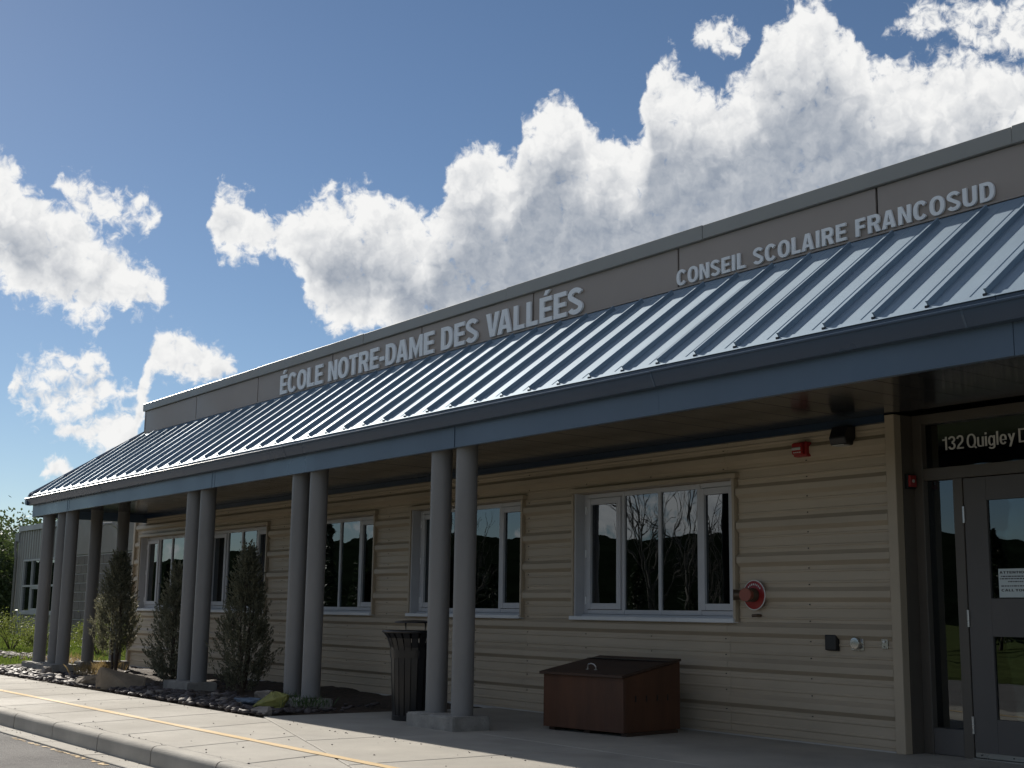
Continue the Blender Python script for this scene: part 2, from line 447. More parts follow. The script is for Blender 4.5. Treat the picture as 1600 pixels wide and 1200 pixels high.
class MB:
    def __init__(s):
        s.v = []
        s.f = []

    def quad(s, a, b, c, d):
        i = len(s.v)
        s.v += [a, b, c, d]
        s.f.append((i, i + 1, i + 2, i + 3))
        return s

    def poly(s, pts):
        i = len(s.v)
        s.v += list(pts)
        s.f.append(tuple(range(i, i + len(pts))))
        return s

    def box(s, x0, x1, y0, y1, z0, z1):
        i = len(s.v)
        s.v += [(x0, y0, z0), (x1, y0, z0), (x1, y1, z0), (x0, y1, z0), (x0, y0, z1), (x1, y0, z1), (x1, y1, z1), (x0, y1, z1)]
        s.f += [(i + a, i + b, i + c, i + d) for a, b, c, d in ((0, 3, 2, 1), (4, 5, 6, 7), (0, 1, 5, 4), (1, 2, 6, 5), (2, 3, 7, 6), (3, 0, 4, 7))]
        return s

    def extrude(s, loop, vec):
        """closed planar loop extruded along vec into a solid"""
        i = len(s.v)
        n = len(loop)
        s.v += [tuple(p) for p in loop] + [tuple(Vector(p) + Vector(vec)) for p in loop]
        s.f.append(tuple(i + k for k in range(n - 1, -1, -1)))
        s.f.append(tuple(i + n + k for k in range(n)))
        for k in range(n):
            s.f.append((i + k, i + (k + 1) % n, i + n + (k + 1) % n, i + n + k))
        return s

    def lathe(s, prof, cx=0, cy=0, seg=32, cap=True):
        i = len(s.v)
        for (r, z) in prof:
            for k in range(seg):
                a = 2 * math.pi * k / seg
                s.v.append((cx + r * math.cos(a), cy + r * math.sin(a), z))
        m_ = len(prof)
        for j in range(m_ - 1):
            for k in range(seg):
                k2 = (k + 1) % seg
                s.f.append((i + j * seg + k, i + j * seg + k2, i + (j + 1) * seg + k2, i + (j + 1) * seg + k))
        if cap:
            s.f.append(tuple(i + k for k in range(seg - 1, -1, -1)))
            s.f.append(tuple(i + (m_ - 1) * seg + k for k in range(seg)))
        return s

    def tube(s, pts, r, seg=8):
        pts = [Vector(p) for p in pts]
        i = len(s.v)
        rs = r if isinstance(r, (list, tuple)) else [r] * len(pts)
        for j, p in enumerate(pts):
            d = (pts[min(j + 1, len(pts) - 1)] - pts[max(j - 1, 0)]).normalized()
            u = d.cross(Vector((0, 0, 1)))
            if u.length < 1e-3: u = d.cross(Vector((1, 0, 0)))
            u.normalize()
            q = d.cross(u)
            for k in range(seg):
                a = 2 * math.pi * k / seg
                s.v.append(tuple(p + (u * math.cos(a) + q * math.sin(a)) * rs[j]))
        for j in range(len(pts) - 1):
            for k in range(seg):
                k2 = (k + 1) % seg
                s.f.append((i + j * seg + k, i + j * seg + k2, i + (j + 1) * seg + k2, i + (j + 1) * seg + k))
        s.f.append(tuple(i + k for k in range(seg - 1, -1, -1)))
        s.f.append(tuple(i + (len(pts) - 1) * seg + k for k in range(seg)))
        return s

    def mesh(s, name, bevel=0.0, smooth=False, seg=1):
        me = bpy.data.meshes.new(name)
        me.from_pydata(s.v, [], s.f)
        if bevel > 0 or True:
            bm = bmesh.new()
            bm.from_mesh(me)
            bmesh.ops.recalc_face_normals(bm, faces=bm.faces)
            if bevel > 0:
                es = [e for e in bm.edges if e.is_manifold and e.calc_face_angle(0) > 0.5]
                bmesh.ops.bevel(bm, geom=es, offset=bevel, segments=seg, affect='EDGES', profile=0.5)
            bm.to_mesh(me)
            bm.free()
        if smooth:
            me.polygons.foreach_set('use_smooth', [True] * len(me.polygons))
            try:
                me.set_sharp_from_angle(angle=rad(40))
            except Exception:
                pass
        me.update()
        return me

    def obj(s, name, m_, parent=None, bevel=0.0, smooth=False, seg=1, loc=None, rotz=None):
        return link(name, s.mesh(name, bevel, smooth, seg), m_, parent, loc, rotz)


def clip_poly(poly, a, b, c):
    """keep points with a*x+b*y<=c"""
    out = []
    for i in range(len(poly)):
        p, q = poly[i], poly[(i + 1) % len(poly)]
        dp, dq = a * p[0] + b * p[1] - c, a * q[0] + b * q[1] - c
        if dp <= 0: out.append(p)
        if (dp < 0) != (dq < 0) and abs(dp - dq) > 1e-9:
            t_ = dp / (dp - dq)
            out.append((p[0] + (q[0] - p[0]) * t_, p[1] + (q[1] - p[1]) * t_))
    return out


def raw_mesh(name, V, F):
    me = bpy.data.meshes.new(name)
    V = np.asarray(V, dtype=np.float32)
    F = np.asarray(F, dtype=np.int32)
    k = F.shape[1]
    me.vertices.add(len(V))
    me.vertices.foreach_set('co', V.ravel())
    me.loops.add(F.size)
    me.loops.foreach_set('vertex_index', F.ravel())
    me.polygons.add(len(F))
    me.polygons.foreach_set('loop_start', np.arange(0, F.size, k, dtype=np.int32))
    me.update(calc_edges=True)
    me.validate()
    return me


def leaves(name, C, N, L, Wd, droop=0.0):
    """C centres (n,3), N axis directions (n,3), L lengths, Wd widths -> folded quads"""
    n_ = len(C)
    N = N / np.linalg.norm(N, axis=1, keepdims=True)
    r = RNG.normal(size=(n_, 3))
    S = np.cross(N, r)
    S /= np.linalg.norm(S, axis=1, keepdims=True) + 1e-9
    L = np.asarray(L).reshape(-1, 1)
    Wd = np.asarray(Wd).reshape(-1, 1)
    V = np.stack([C - N * L * .5, C + S * Wd * .5, C + N * L * .5 + np.array([0, 0, -1.0]) * L * droop, C - S * Wd * .5], axis=1).reshape(-1, 3)
    F = np.arange(n_ * 4).reshape(-1, 4)
    return raw_mesh(name, V, F)

# ================================================================== GROUND
YF, YG, YE, YP = -2.05, -2.16, -2.08, -0.643
ZE, ZP, SL = 2.947, 4.024, 0.7495
XL, XPL, XR = -23.23, -21.79, 3.0
XW = -23.59                                   # left end of the wall

g_ = MB()
g_.quad((-1500, -4.80, -0.05), (1500, -4.80, -0.05), (1500, 1500, -0.05), (-1500, 1500, -0.05))
g_.quad((-1500, -4.80, -0.30), (1500, -4.80, -0.30), (1500, -4.80, -0.05), (-1500, -4.80, -0.05))
g_.quad((-1500, -1500, -0.30), (1500, -1500, -0.30), (1500, -4.80, -0.30), (-1500, -4.80, -0.30))
tag(g_.obj('ground', 'ground_soil'), kind='structure')
r_ = MB().quad((-140, -13.6, -0.15), (60, -13.6, -0.15), (60, -5.09, -0.15), (-140, -5.09, -0.15))
tag(r_.obj('road', 'asphalt'), kind='structure')


def slab_obj(name, poly, z0, z1, m_, parent, inset=0.006, ch=0.007):
    """prism with a small chamfer round the top"""
    c = Vector((sum(p[0] for p in poly) / len(poly), sum(p[1] for p in poly) / len(poly)))

    def shrink(poly, d):
        n_ = len(poly)
        res = []
        area = sum(poly[i][0] * poly[(i + 1) % n_][1] - poly[(i + 1) % n_][0] * poly[i][1] for i in range(n_))
        sg = 1 if area > 0 else -1
        for i in range(n_):
            p0, p1, p2 = Vector(poly[i - 1]), Vector(poly[i]), Vector(poly[(i + 1) % n_])
            e1, e2 = (p1 - p0).normalized(), (p2 - p1).normalized()
            n1_, n2_ = Vector((-e1.y, e1.x)) * sg, Vector((-e2.y, e2.x)) * sg
            k = 1 + n1_.dot(n2_)
            res.append(tuple(p1 + (n1_ + n2_) * (d / max(k, 0.35))))
        return res
    a = shrink(poly, inset)
    b = shrink(poly, inset + ch)
    mb = MB()
    n_ = len(poly)
    mb.v = [(x, y, z0) for x, y in a] + [(x, y, z1 - ch * 0.7) for x, y in a] + [(x, y, z1) for x, y in b]
    for i in range(n_):
        j = (i + 1) % n_
        mb.f.append((i, j, n_ + j, n_ + i))
        mb.f.append((n_ + i, n_ + j, 2 * n_ + j, 2 * n_ + i))
    mb.f.append(tuple(range(2 * n_, 3 * n_)))
    return mb.obj(name, m_, parent)


sidewalk = tag(link('sidewalk', MB().box(-60, 4, -4.735, -2.0, -0.12, -0.03).mesh('sidewalk'), 'sidewalk'), kind='structure')
# oblique joint between the walk and the entrance apron
DA, DB = Vector((-12.0, -2.9)), Vector((-8.5, -4.04))
dd = (DB - DA).normalized()
na, nb = -dd.y, dd.x                              # normal pointing to the building side
nc = na * DA.x + nb * DA.y
SLANT = -0.35


def jx(k, y):
    return -8.52 - 1.2 * k + SLANT * (y + 4.72)


for k in range(-10, 36):
    y0, y1 = -4.735, -2.95
    P_ = [(jx(k + 1, y0), y0), (jx(k, y0), y0), (jx(k, y1), y1), (jx(k + 1, y1), y1)]
    left = clip_poly(P_, na, nb, nc)
    if len(left) > 2:
        slab_obj('paving_slab', left, -0.1, 0.0, 'sidewalk', sidewalk)
xs = [-12.12, -9.75, -8.1, -6.0, -3.6, -1.2, 1.2, 3.6]
for i in range(len(xs) - 1):
    for (y0, y1) in ((-2.0, 0.6), (-4.735, -2.0)) if i else ((-4.735, 0.0),):
        P_ = [(xs[i], y0), (xs[i + 1], y0), (xs[i + 1], y1), (xs[i], y1)]
        right = clip_poly(P_, -na, -nb, -nc)
        if len(right) > 2:
            slab_obj('apron_slab', right, -0.1, 0.0, 'sidewalk', sidewalk)
# painted line
yl = MB()
xa = -60.0
while xa < 2:
    xb = xa + 0.5
    w0, w1 = 0.044 + random.uniform(-.006, .006), 0.044 + random.uniform(-.006, .006)
    yl.quad((xa, -4.0 - w0, 0.004), (xb, -4.0 - w1, 0.004), (xb, -4.0 + w1, 0.004), (xa, -4.0 + w0, 0.004))
    xa = xb
yo = yl.obj('painted_line', 'yellow_paint', sidewalk)
# kerb segments and gutter pan
kerb = tag(link('kerb', MB().box(-60, 4, -4.84, -4.745, -0.26, -0.06).mesh('kerb'), 'mulch'), kind='structure')
kp = [(0, -4.742, -0.24), (0, -4.742, 0.0), (0, -4.80, 0.001)]
for i in range(5):
    a = math.pi / 2 * i / 4
    kp.append((0, -4.825 - 0.045 * math.sin(a), -0.045 + 0.045 * math.cos(a)))
kp += [(0, -4.875, -0.24)]
kme = MB().extrude(kp, (1.182, 0, 0)).mesh('kerb_stone', smooth=True)
pme = MB().extrude([(0, -4.876, -0.145), (0, -5.085, -0.138), (0, -5.085, -0.24), (0, -4.876, -0.24)], (1.19, 0, 0)).mesh('gutter_pan', bevel=0.005)
for k in range(-10, 36):
    x0 = -9.92 - 1.2 * k
    link('kerb_stone', kme, 'curb', kerb, (x0 - 1.2 + 0.009, random.uniform(-.003, .003), random.uniform(-.002, .002)))
    link('gutter_pan', pme, 'sidewalk', kerb, (x0 - 1.2 + 0.3, 0, random.uniform(-.002, .001)))
fy = MB()
for k in range(62):
    x0 = -12.6 + k * 0.04 + random.uniform(-.02, .02)
    d_ = random.uniform(.02, .055)
    y0_ = -5.10 - random.uniform(0, .02) - d_
    if random.random() < 0.7:
        l_ = random.uniform(.02, .07)
        fy.quad((x0, y0_, -0.1462), (x0 + l_, y0_ + random.uniform(-.01, .01), -0.1462), (x0 + l_, y0_ + d_ * random.uniform(.6, 1), -0.1462), (x0 + random.uniform(0, .02), y0_ + d_, -0.1462))
tag(fy.obj('faded_paint', 'yellow_paint', kerb), kind='stuff')

# planting bed: uneven mulch sheet
nx, ny = 90, 24
V = []
for j in range(ny + 1):
    for i in range(nx + 1):
        x = -24.6 + (12.45) * i / nx
        y = -2.93 + 2.95 * j / ny
        edge = min(1, (y + 2.93) / 0.25, (-12.14 - x) / 0.2 + 0.02)
        z = -0.03 + max(0, edge) * (0.035 + 0.03 * math.sin(x * 2.1 + y * 3) * math.cos(y * 2.7 - x) + random.uniform(-.012, .012))
        V.append((x, y, z))
F = [(j * (nx + 1) + i, j * (nx + 1) + i + 1, (j + 1) * (nx + 1) + i + 1, (j + 1) * (nx + 1) + i) for j in range(ny) for i in range(nx)]
bed = tag(link('planting_bed', raw_mesh('planting_bed', V, F), 'mulch'), kind='structure')

# stones of the bed
ico = bmesh.new()
bmesh.ops.create_icosphere(ico, subdivisions=1, radius=1)
IV = np.array([v.co[:] for v in ico.verts])
IF = np.array([[v.index for v in f.verts] for f in ico.faces])
ico.free()
ico = bmesh.new()
bmesh.ops.create_icosphere(ico, subdivisions=3, radius=1)
IV3 = np.array([v.co[:] for v in ico.verts])
IF3 = np.array([[v.index for v in f.verts] for f in ico.faces])
ico.free()


def rock_verts(sx, sy, sz, flat=0.5, base=None, rough=0.22):
    B_ = IV if base is None else base
    v = B_ * (1 + RNG.normal(0, rough, (len(B_), 1)))
    v = v * np.array([sx, sy, sz])
    v[:, 2] = np.clip(v[:, 2], -sz, sz * flat)
    return v


stone_mesh = []
for i in range(9):
    V = rock_verts(1, RNG.uniform(.55, .9), RNG.uniform(.22, .5), RNG.uniform(.4, .8))
    stone_mesh.append(raw_mesh('stone', V, IF))
    stone_mesh[-1].materials.append(MATS['shale'])
for i in range(4):
    V = rock_verts(1, RNG.uniform(.6, .9), RNG.uniform(.4, .6), .8, rough=.1)
    me = raw_mesh('stone', V, IF)
    me.polygons.foreach_set('use_smooth', [True] * len(me.polygons))
    me.materials.append(MATS['stone_light'])
    stone_mesh.append(me)
for i in range(270):
    x = -12.35 - 11.6 * random.random() ** 1.25
    y = -2.86 + abs(random.gauss(0, .45))
    if y > -1.6: continue
    s = random.uniform(.035, .105)
    me = random.choice(stone_mesh[:9]) if random.random() < .88 else random.choice(stone_mesh[9:])
    o = link('stone', me, None, bed, (x, y, 0.015 + s * .15))
    o.scale = (s, s, s * random.uniform(.7, 1.2))
    o.rotation_euler = (random.uniform(-.4, .4), random.uniform(-.4, .4), random.uniform(0, 6.28))
VV, FF = [], []
cnt = 0
for i in range(2600):
    if i < 1700:
        x = random.uniform(-23.6, -12.25)
        y = -2.9 + abs(random.gauss(0, .6))
        if y > -.4: continue
    else:
        x = random.uniform(-44, -22.5)
        y = random.uniform(-2.93, -2.25)
    s = random.uniform(.018, .07)
    v = rock_verts(s, s * .75, s * .4, .6)
    a = random.uniform(0, 6.28)
    ca, sa = math.cos(a), math.sin(a)
    v = np.stack([v[:, 0] * ca - v[:, 1] * sa + x, v[:, 0] * sa + v[:, 1] * ca + y, v[:, 2] + 0.012 + s * .2 + RNG.uniform(-.3, .3) * v[:, 0]], 1)
    VV.append(v)
    FF.append(IF + cnt)
    cnt += len(IF if False else v)
gm = raw_mesh('gravel', np.concatenate(VV), np.concatenate(FF))
tag(link('gravel', gm, 'shale'), 'small dark shale stones strewn along the edge of the planting bed', 'gravel', kind='stuff')

VV, FF, cnt = [], [], 0
for i in range(420):
    x = -5 - 16 * random.random() ** 1.3
    y = random.choice((random.uniform(-4.7, -2.9), random.gauss(-4.72, .03), random.gauss(-2.98, .06), -4.9 - abs(random.gauss(0, .08))))
    zb = 0.001 if y > -4.82 else -.142
    if y < -4.8 and y > -4.9: continue
    sz_ = random.uniform(.003, .010) * (1.6 if random.random() < .08 else 1)
    v = rock_verts(sz_, sz_ * .8, sz_ * .5, .8) + np.array([x, y, zb + sz_ * .2])
    VV.append(v)
    FF.append(IF + cnt)
    cnt += len(v)
tag(link('grit', raw_mesh('grit', np.concatenate(VV), np.concatenate(FF)), 'shale'), 'scattered dark grit and bits on the pale pavement', 'grit', kind='stuff')

# ================================================================== SCHOOL BUILDING
B = empty('school_building', 'long low school with tan ribbed siding, blue standing seam canopy and paired columns', 'building', (0, 0, 0))

# ---- siding
def rib_profile(z0, z1):
    pts = [(z0, 0.0)]
    zc = 2.18 + 0.312 * 2
    while zc > 0:
        for (dz, d) in ((.064, 0), (.026, -.040), (-.026, -.040), (-.064, 0)):
            pts.append((zc + dz, d))
        for t_ in (-.156 - .048, -.156 + .048):
            for (dz, d) in ((.013, 0), (.005, -.0075), (-.005, -.0075), (-.013, 0)):
                pts.append((zc + t_ + dz, d))
        zc -= .312
    pts.append((z1, 0))
    pts = sorted(set(pts))

    def dep(z):
        for (a, da), (b, db) in zip(full, full[1:]):
            if a <= z <= b: return da + (db - da) * (z - a) / max(b - a, 1e-9)
        return 0
    full = sorted([p for p in pts])
    out = [(z0, dep(z0))] + [p for p in full if z0 + 1e-4 < p[0] < z1 - 1e-4] + [(z1, dep(z1))]
    return out


def siding(x0, x1, z0, z1, name='siding_panel'):
    pr = rib_profile(z0, z1)
    loop = [(x0, d, z) for z, d in pr] + [(x0, 0.05, z1), (x0, 0.05, z0)]
    return MB().extrude(loop, (x1 - x0, 0, 0)).obj(name, 'siding', B)


WIN = [(-10.73, -8.35), (-13.97, -11.60), (-17.20, -14.84), (-20.38, -18.00), (-23.25, -20.88)]
ZW0, ZW1 = 1.00, 2.31
xj = [-6.66, -8.48, -11.55, -14.62, -17.69, -20.76, -23.50]
for a, b in zip(xj, xj[1:]):
    siding(b + .0015, a - .0015, 0.035, 0.998)
    siding(b + .0015, a - .0015, 2.312, 2.648)
edges = [-6.66] + [e for wn_ in WIN for e in (wn_[1], wn_[0])] + [-23.50]
for i in range(0, len(edges), 2):
    if edges[i] - edges[i + 1] > .05:
        siding(edges[i + 1] + .0015, edges[i] - .0015, 1.0, 2.31)
# screws
sc_ = MB()
for xsr in [-7.18 - 1.0 * i for i in range(17)]:
    xsr2 = xsr - .35
    zc = 2.18 + .312
    while zc > 0.1:
        for dz in (.085, -.085):
            z = zc + dz
            if any(a < xsr2 < b and ZW0 < z < ZW1 for a, b in WIN): continue
            sc_.box(xsr2 - .0045, xsr2 + .0045, -.008, 0.001, z - .0045, z + .0045)
        zc -= .312
tag(sc_.obj('screw', 'black_plastic', B), kind='stuff')
# base flashing, corner trims, frieze
MB().box(-23.5, -6.66, -.018, .05, .012, .033).obj('base_flashing', 'siding_trim', B)
MB().box(XW, -23.502, -.05, .06, .0, 2.705).obj('corner_trim', 'siding_trim', B, bevel=.004)
MB().box(-6.658, -6.565, -.045, .045, .0, 2.705).obj('corner_trim', 'siding_trim', B, bevel=.004)
for a, b in zip(xj, xj[1:]):
    MB().box(b + .001, a - .001, -.045, .05, 2.650, 2.712).obj('frieze_board', 'frieze_blue', B)
MB().box(-23.5, -6.6, -.02, .05, -.06, .010).obj('foundation_strip', 'mortar', B)
# entry return
MB().box(-6.60, -6.563, .047, .30, .0, 2.705).obj('entry_return', 'bronze_trim', B)


# ---- windows
def make_window():
    """window built at x 0..2.37 (left to right), returns list of (name, mesh, mat, is_sub)"""
    w_ = 2.37
    parts = []
    fr_ = MB()      # tan trim frame + reveals
    fr_.box(0, .032, -.05, .16, ZW0 + .001, ZW1 - .001)
    fr_.box(w_ - .032, w_, -.05, .16, ZW0 + .001, ZW1 - .001)
    fr_.box(-.025, w_ + .025, -.062, .16, ZW1 + .001, ZW1 + .045)
    parts.append(('window', fr_.mesh('window', bevel=.003), 'siding_trim'))
    s_ = MB().box(-.004, w_ - .012, -.075, .05, ZW0 - .012, ZW0 + .03)
    parts.append(('sill', s_.mesh('sill', bevel=.006), 'sill_metal'))
    for q in (.0325, w_ - .0555):
        parts.append(('lining', MB().box(q, q + .023, -.03, .16, ZW0 + .031, ZW1 - .001).mesh('lining'), 'window_frame'))
    s_ = MB().box(.056, w_ - .056, .052, .155, ZW0 - .01, ZW0 + .05)
    parts.append(('sub_sill', s_.mesh('sub_sill', bevel=.003), 'window_frame'))
    f2 = MB()
    xs_ = [.056, .115, .66, .70, 1.205, 1.245, 1.755, 1.80, 2.255, 2.314]
    y0, y1 = .085, .15
    z0, z1 = ZW0 + .052, ZW1 - .002
    f2.box(xs_[0], xs_[1], y0, y1, z0, z1)
    f2.box(xs_[2], xs_[3], y0, y1, z0, z1)
    f2.box(xs_[4], xs_[5], y0, y1, z0, z1)
    f2.box(xs_[6], xs_[7], y0, y1, z0, z1)
    f2.box(xs_[8], xs_[9], y0, y1, z0, z1)
    for a, b in ((xs_[1], xs_[2]), (xs_[3], xs_[4]), (xs_[5], xs_[6]), (xs_[7], xs_[8])):
        f2.box(a, b, y0 + .003, y1 - .003, z0, z0 + .045)
        f2.box(a, b, y0 + .003, y1 - .003, z1 - .05, z1)
    parts.append(('frame', f2.mesh('frame', bevel=.003), 'window_frame'))
    for a, b in ((xs_[1] + .004, xs_[2] - .004), (xs_[7] + .004, xs_[8] - .004)):
        c_ = MB()
        zz0, zz1 = z0 + .049, z1 - .054
        c_.box(a, a + .062, y0 - .02, y1 - .01, zz0, zz1)
        c_.box(b - .062, b, y0 - .02, y1 - .01, zz0, zz1)
        c_.box(a + .062, b - .062, y0 - .017, y1 - .013, zz0, zz0 + .062)
        c_.box(a + .062, b - .062, y0 - .017, y1 - .013, zz1 - .062, zz1)
        parts.append(('casement', c_.mesh('casement', bevel=.003), 'window_frame'))
        p_ = MB().box(a + .0625, b - .0625, y0 + .01, y0 + .016, zz0 + .0625, zz1 - .0625)
        parts.append(('pane', p_.mesh('pane'), 'glass'))
        hx = a - .006 if a < 1 else b + .006
        for hz_ in (zz0 + .09, (zz0 + zz1) / 2, zz1 - .12):
            h_ = MB().lathe([(.010, hz_ - .04), (.010, hz_ + .04)], hx, y0 - .022, 8)
            parts.append(('hinge', h_.mesh('hinge'), 'sill_metal'))
    for a, b in ((xs_[3], xs_[4]), (xs_[5], xs_[6])):
        p_ = MB().box(a + .001, b - .001, y0 + .02, y0 + .026, z0 + .046, z1 - .051)
        parts.append(('pane', p_.mesh('pane'), 'glass'))
    return parts


wparts = make_window()
for k, (a, b) in enumerate(WIN):
    root = None
    for (nm, me, mm) in wparts:
        o = link(nm, me, mm, B if root is None else root, (a, 0, 0) if root is None else None)
        if root is None: root = o
    # roller blind / drape edges inside
    for bx in ((.72 + .1 * (k % 2), .86), (1.62, 1.74)):
        if k in (0, 1, 3):
            MB().box(bx[0], bx[1], .30, .33, 1.02, 2.28).obj('drape', 'blind', root)

# ---- interior shell
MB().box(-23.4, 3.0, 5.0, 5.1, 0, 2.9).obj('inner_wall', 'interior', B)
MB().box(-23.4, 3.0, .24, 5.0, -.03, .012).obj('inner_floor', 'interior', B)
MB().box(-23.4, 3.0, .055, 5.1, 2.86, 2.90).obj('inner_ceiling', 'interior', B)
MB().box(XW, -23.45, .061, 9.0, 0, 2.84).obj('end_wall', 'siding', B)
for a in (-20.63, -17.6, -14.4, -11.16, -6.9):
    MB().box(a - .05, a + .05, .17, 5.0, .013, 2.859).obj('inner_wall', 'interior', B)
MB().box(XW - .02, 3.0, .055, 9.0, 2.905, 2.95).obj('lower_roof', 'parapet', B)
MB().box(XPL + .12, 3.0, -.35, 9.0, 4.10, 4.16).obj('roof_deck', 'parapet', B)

# ---- soffit
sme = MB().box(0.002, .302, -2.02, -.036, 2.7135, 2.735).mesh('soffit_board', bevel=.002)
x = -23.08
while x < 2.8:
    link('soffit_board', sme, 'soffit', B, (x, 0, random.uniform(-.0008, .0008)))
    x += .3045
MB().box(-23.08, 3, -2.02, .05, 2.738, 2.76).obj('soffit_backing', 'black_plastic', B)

# ---- fascia
fj = [XR, -1.3, -4.2, -7.22, -10.02, -12.78, -15.46, -18.0, -21.16, -23.12]
for i, (a, b) in enumerate(zip(fj, fj[1:])):
    dy = .0025 * (i % 2)
    MB().box(b + .0012, a - .0012, YF + dy, YF + .045, 2.571 + random.uniform(-.002, .002), 2.90).obj('fascia_panel', 'blue_metal', B, bevel=.002)
for xx in (-10.23, -15.75, -21.45):
    MB().box(xx - .002, xx + .21, YF - .0035, YF + .001, 2.573, 2.77).obj('fascia_splice', 'blue_metal', B)
MB().box(-23.119, -23.075, YF + .046, .0, 2.571, 2.90).obj('fascia_panel', 'blue_metal', B, bevel=.002)

# ---- gutter
gp = [(-2.0525, 2.915), (-2.0525, 2.776), (-2.118, 2.776), (-2.128, 2.800), (-2.155, 2.850), (-2.160, 2.874), (-2.168, 2.878), (-2.171, 2.885), (-2.169, 2.892), (-2.163, 2.896), (-2.155, 2.896), (-2.150, 2.890), (-2.148, 2.860), (-2.122, 2.806), (-2.112, 2.786), (-2.064, 2.786), (-2.064, 2.915)]
gj = [XR, -1.75, -4.46, -7.19, -10.3, -13.35, -16.4, -19.45, -23.23]
for i, (a, b) in enumerate(zip(gj, gj[1:])):
    sgn = .0015 if i % 2 else 0
    MB().extrude([(b + .001, y - sgn, z - sgn) for y, z in gp], (a - b - .002, 0, 0)).obj('gutter', 'blue_gutter', B, smooth=True)
for a in (-4.46, -7.19):
    MB().extrude([(a - .008, y - .003 if y < -2.07 else y, z - .003) for y, z in gp[1:8]] + [(a - .008, -2.14, 2.87), (a - .008, -2.12, 2.80), (a - .008, -2.06, 2.782)], (.016, 0, 0)).obj('gutter_seal', 'blue_metal', B)
gx = [(-23.12 + (y + 2.052), z) for y, z in gp]          # profile turned for the end gutter
MB().extrude([(x_, -2.16, z) for x_, z in gx], (0, 2.16, 0)).obj('gutter', 'blue_gutter', B, smooth=True)
MB().extrude([(-23.229, -2.163, 2.776 + .02), (-23.12, -2.163, 2.776), (-23.12, -2.05, 2.776), (-23.229, -2.05, 2.80)], (0, 0, .088)).obj('gutter_corner', 'blue_gutter', B)


# ---- standing seam roof
def rz(y): return ZE + SL * (y - YE)


nrm = Vector((0, -SL, 1)).normalized()
seams = [-4.77 - .4083 * k for k in range(-18, 46)]
seams = sorted([s for s in seams if XL < s < XR] + [XL, XR])


def ytop(x_): return min(YP, YE + (x_ - XL))


for i, (a, b) in enumerate(zip(seams, seams[1:])):
    if b - a < .03: continue
    mb = MB()
    loop = [(a + .001, YE), (b - .001, YE)]
    if a < XPL < b:
        loop += [(b - .001, YP), (XPL, YP), (a + .001, ytop(a))]
    else:
        loop += [(b - .001, ytop(b))] + ([(a + .001, ytop(a))] if ytop(a) > YE + .002 else [])
    mb.extrude([(x_, y_, rz(y_)) for x_, y_ in loop], tuple(-nrm * .012))
    for fr_ in (.30, .70):                       # pencil ribs
        xm = a + (b - a) * fr_
        yt = ytop(xm - .01)
        if yt - YE < .1: continue
        q = [(xm - .005, YE + .03, rz(YE + .03)), (xm + .005, YE + .03, rz(YE + .03)), (xm + .005, yt, rz(yt)), (xm - .005, yt, rz(yt))]
        mid = [Vector((xm, YE + .03, rz(YE + .03))) + nrm * .0035, Vector((xm, yt, rz(yt))) + nrm * .0035]
        mb.quad(q[0], tuple(mid[0]), tuple(mid[1]), q[3])
        mb.quad(tuple(mid[0]), q[1], q[2], tuple(mid[1]))
    pan = mb.obj('roof_panel', 'roof_metal', B)
    if XL + .05 < a < XR - .05:
        yt = ytop(a)
        if yt - YE > .08:
            fin = MB()
            y0 = YE + .035
            L0 = Vector((a - .006, y0, rz(y0)))
            yt -= .07
            L1 = Vector((a - .006, yt, rz(yt)))
            h = nrm * .030
            fin.extrude([tuple(L0 - nrm * .002), tuple(L1 - nrm * .002), tuple(L1 + h), tuple(L0 + h)], (.012, 0, 0))
            fin.extrude([tuple(L0 + h + Vector((-.003, 0, 0))), tuple(L1 + h + Vector((-.003, 0, 0))), tuple(L1 + h * 1.3 + Vector((-.003, 0, 0))), tuple(L0 + h * 1.3 + Vector((-.003, 0, 0)))], (.018, 0, 0))
            fin.obj('roof_seam', 'roof_metal', pan)
            MB().box(a - .010, a + .012, YE + .006, YE + .034, rz(YE + .02) - .002, rz(YE + .02) + .012).obj('seam_end', 'black_plastic', pan)
# end slope, hip cap
es = MB().extrude([(XL, YE + .002, ZE), (XPL, YP, ZP), (XPL, 0.5, ZP), (XL, 0.5, ZE)], tuple(Vector((.6, 0, -.8)) * .012))
es.obj('roof_panel', 'roof_metal', B)
hip = MB()
hv = Vector((XPL - XL, YP - YE, ZP - ZE))
hs_ = Vector((1, -1, 0)).normalized()
p0, p1 = Vector((XL, YE, ZE)) + Vector((-.01, -.01, -.004)), Vector((XPL, YP, ZP))
hip.extrude([tuple(p0 + hs_ * .06 + Vector((0, 0, -.012))), tuple(p0 + Vector((0, 0, .052))), tuple(p0 - hs_ * .06 + Vector((0, 0, -.012)))], tuple(p1 - p0))
hip.obj('hip_cap', 'blue_gutter', B)
# eave flashing in lengths
ej = [XR, -1.0, -4.28, -7.1, -10.2, -13.2, -16.2, -19.2, XL]
for i, (a, b) in enumerate(zip(ej, ej[1:])):
    up = nrm * (.004 + .0012 * (i % 2))
    A0 = Vector((b + .002, YE - .012, rz(YE - .012))) + up
    A1 = Vector((b + .002, YE + .034, rz(YE + .034))) + up
    loop = [A0, A1, A1 - nrm * .003, A0 - nrm * .003]
    MB().box(b + .002, a - .002, YE - .006, YE + .004, ZE - .085, ZE - .012).obj('drip_edge', 'blue_gutter', B)  # upright face in the darker gutter colour: eave shade painted in
    MB().extrude([tuple(p) for p in loop], (a - b - .004, 0, 0)).obj('eave_flashing', 'roof_metal', B)
MB().box(XL + .01, -23.1, YE, .5, ZE - .06, ZE - .012).obj('eave_flashing', 'blue_gutter', B)

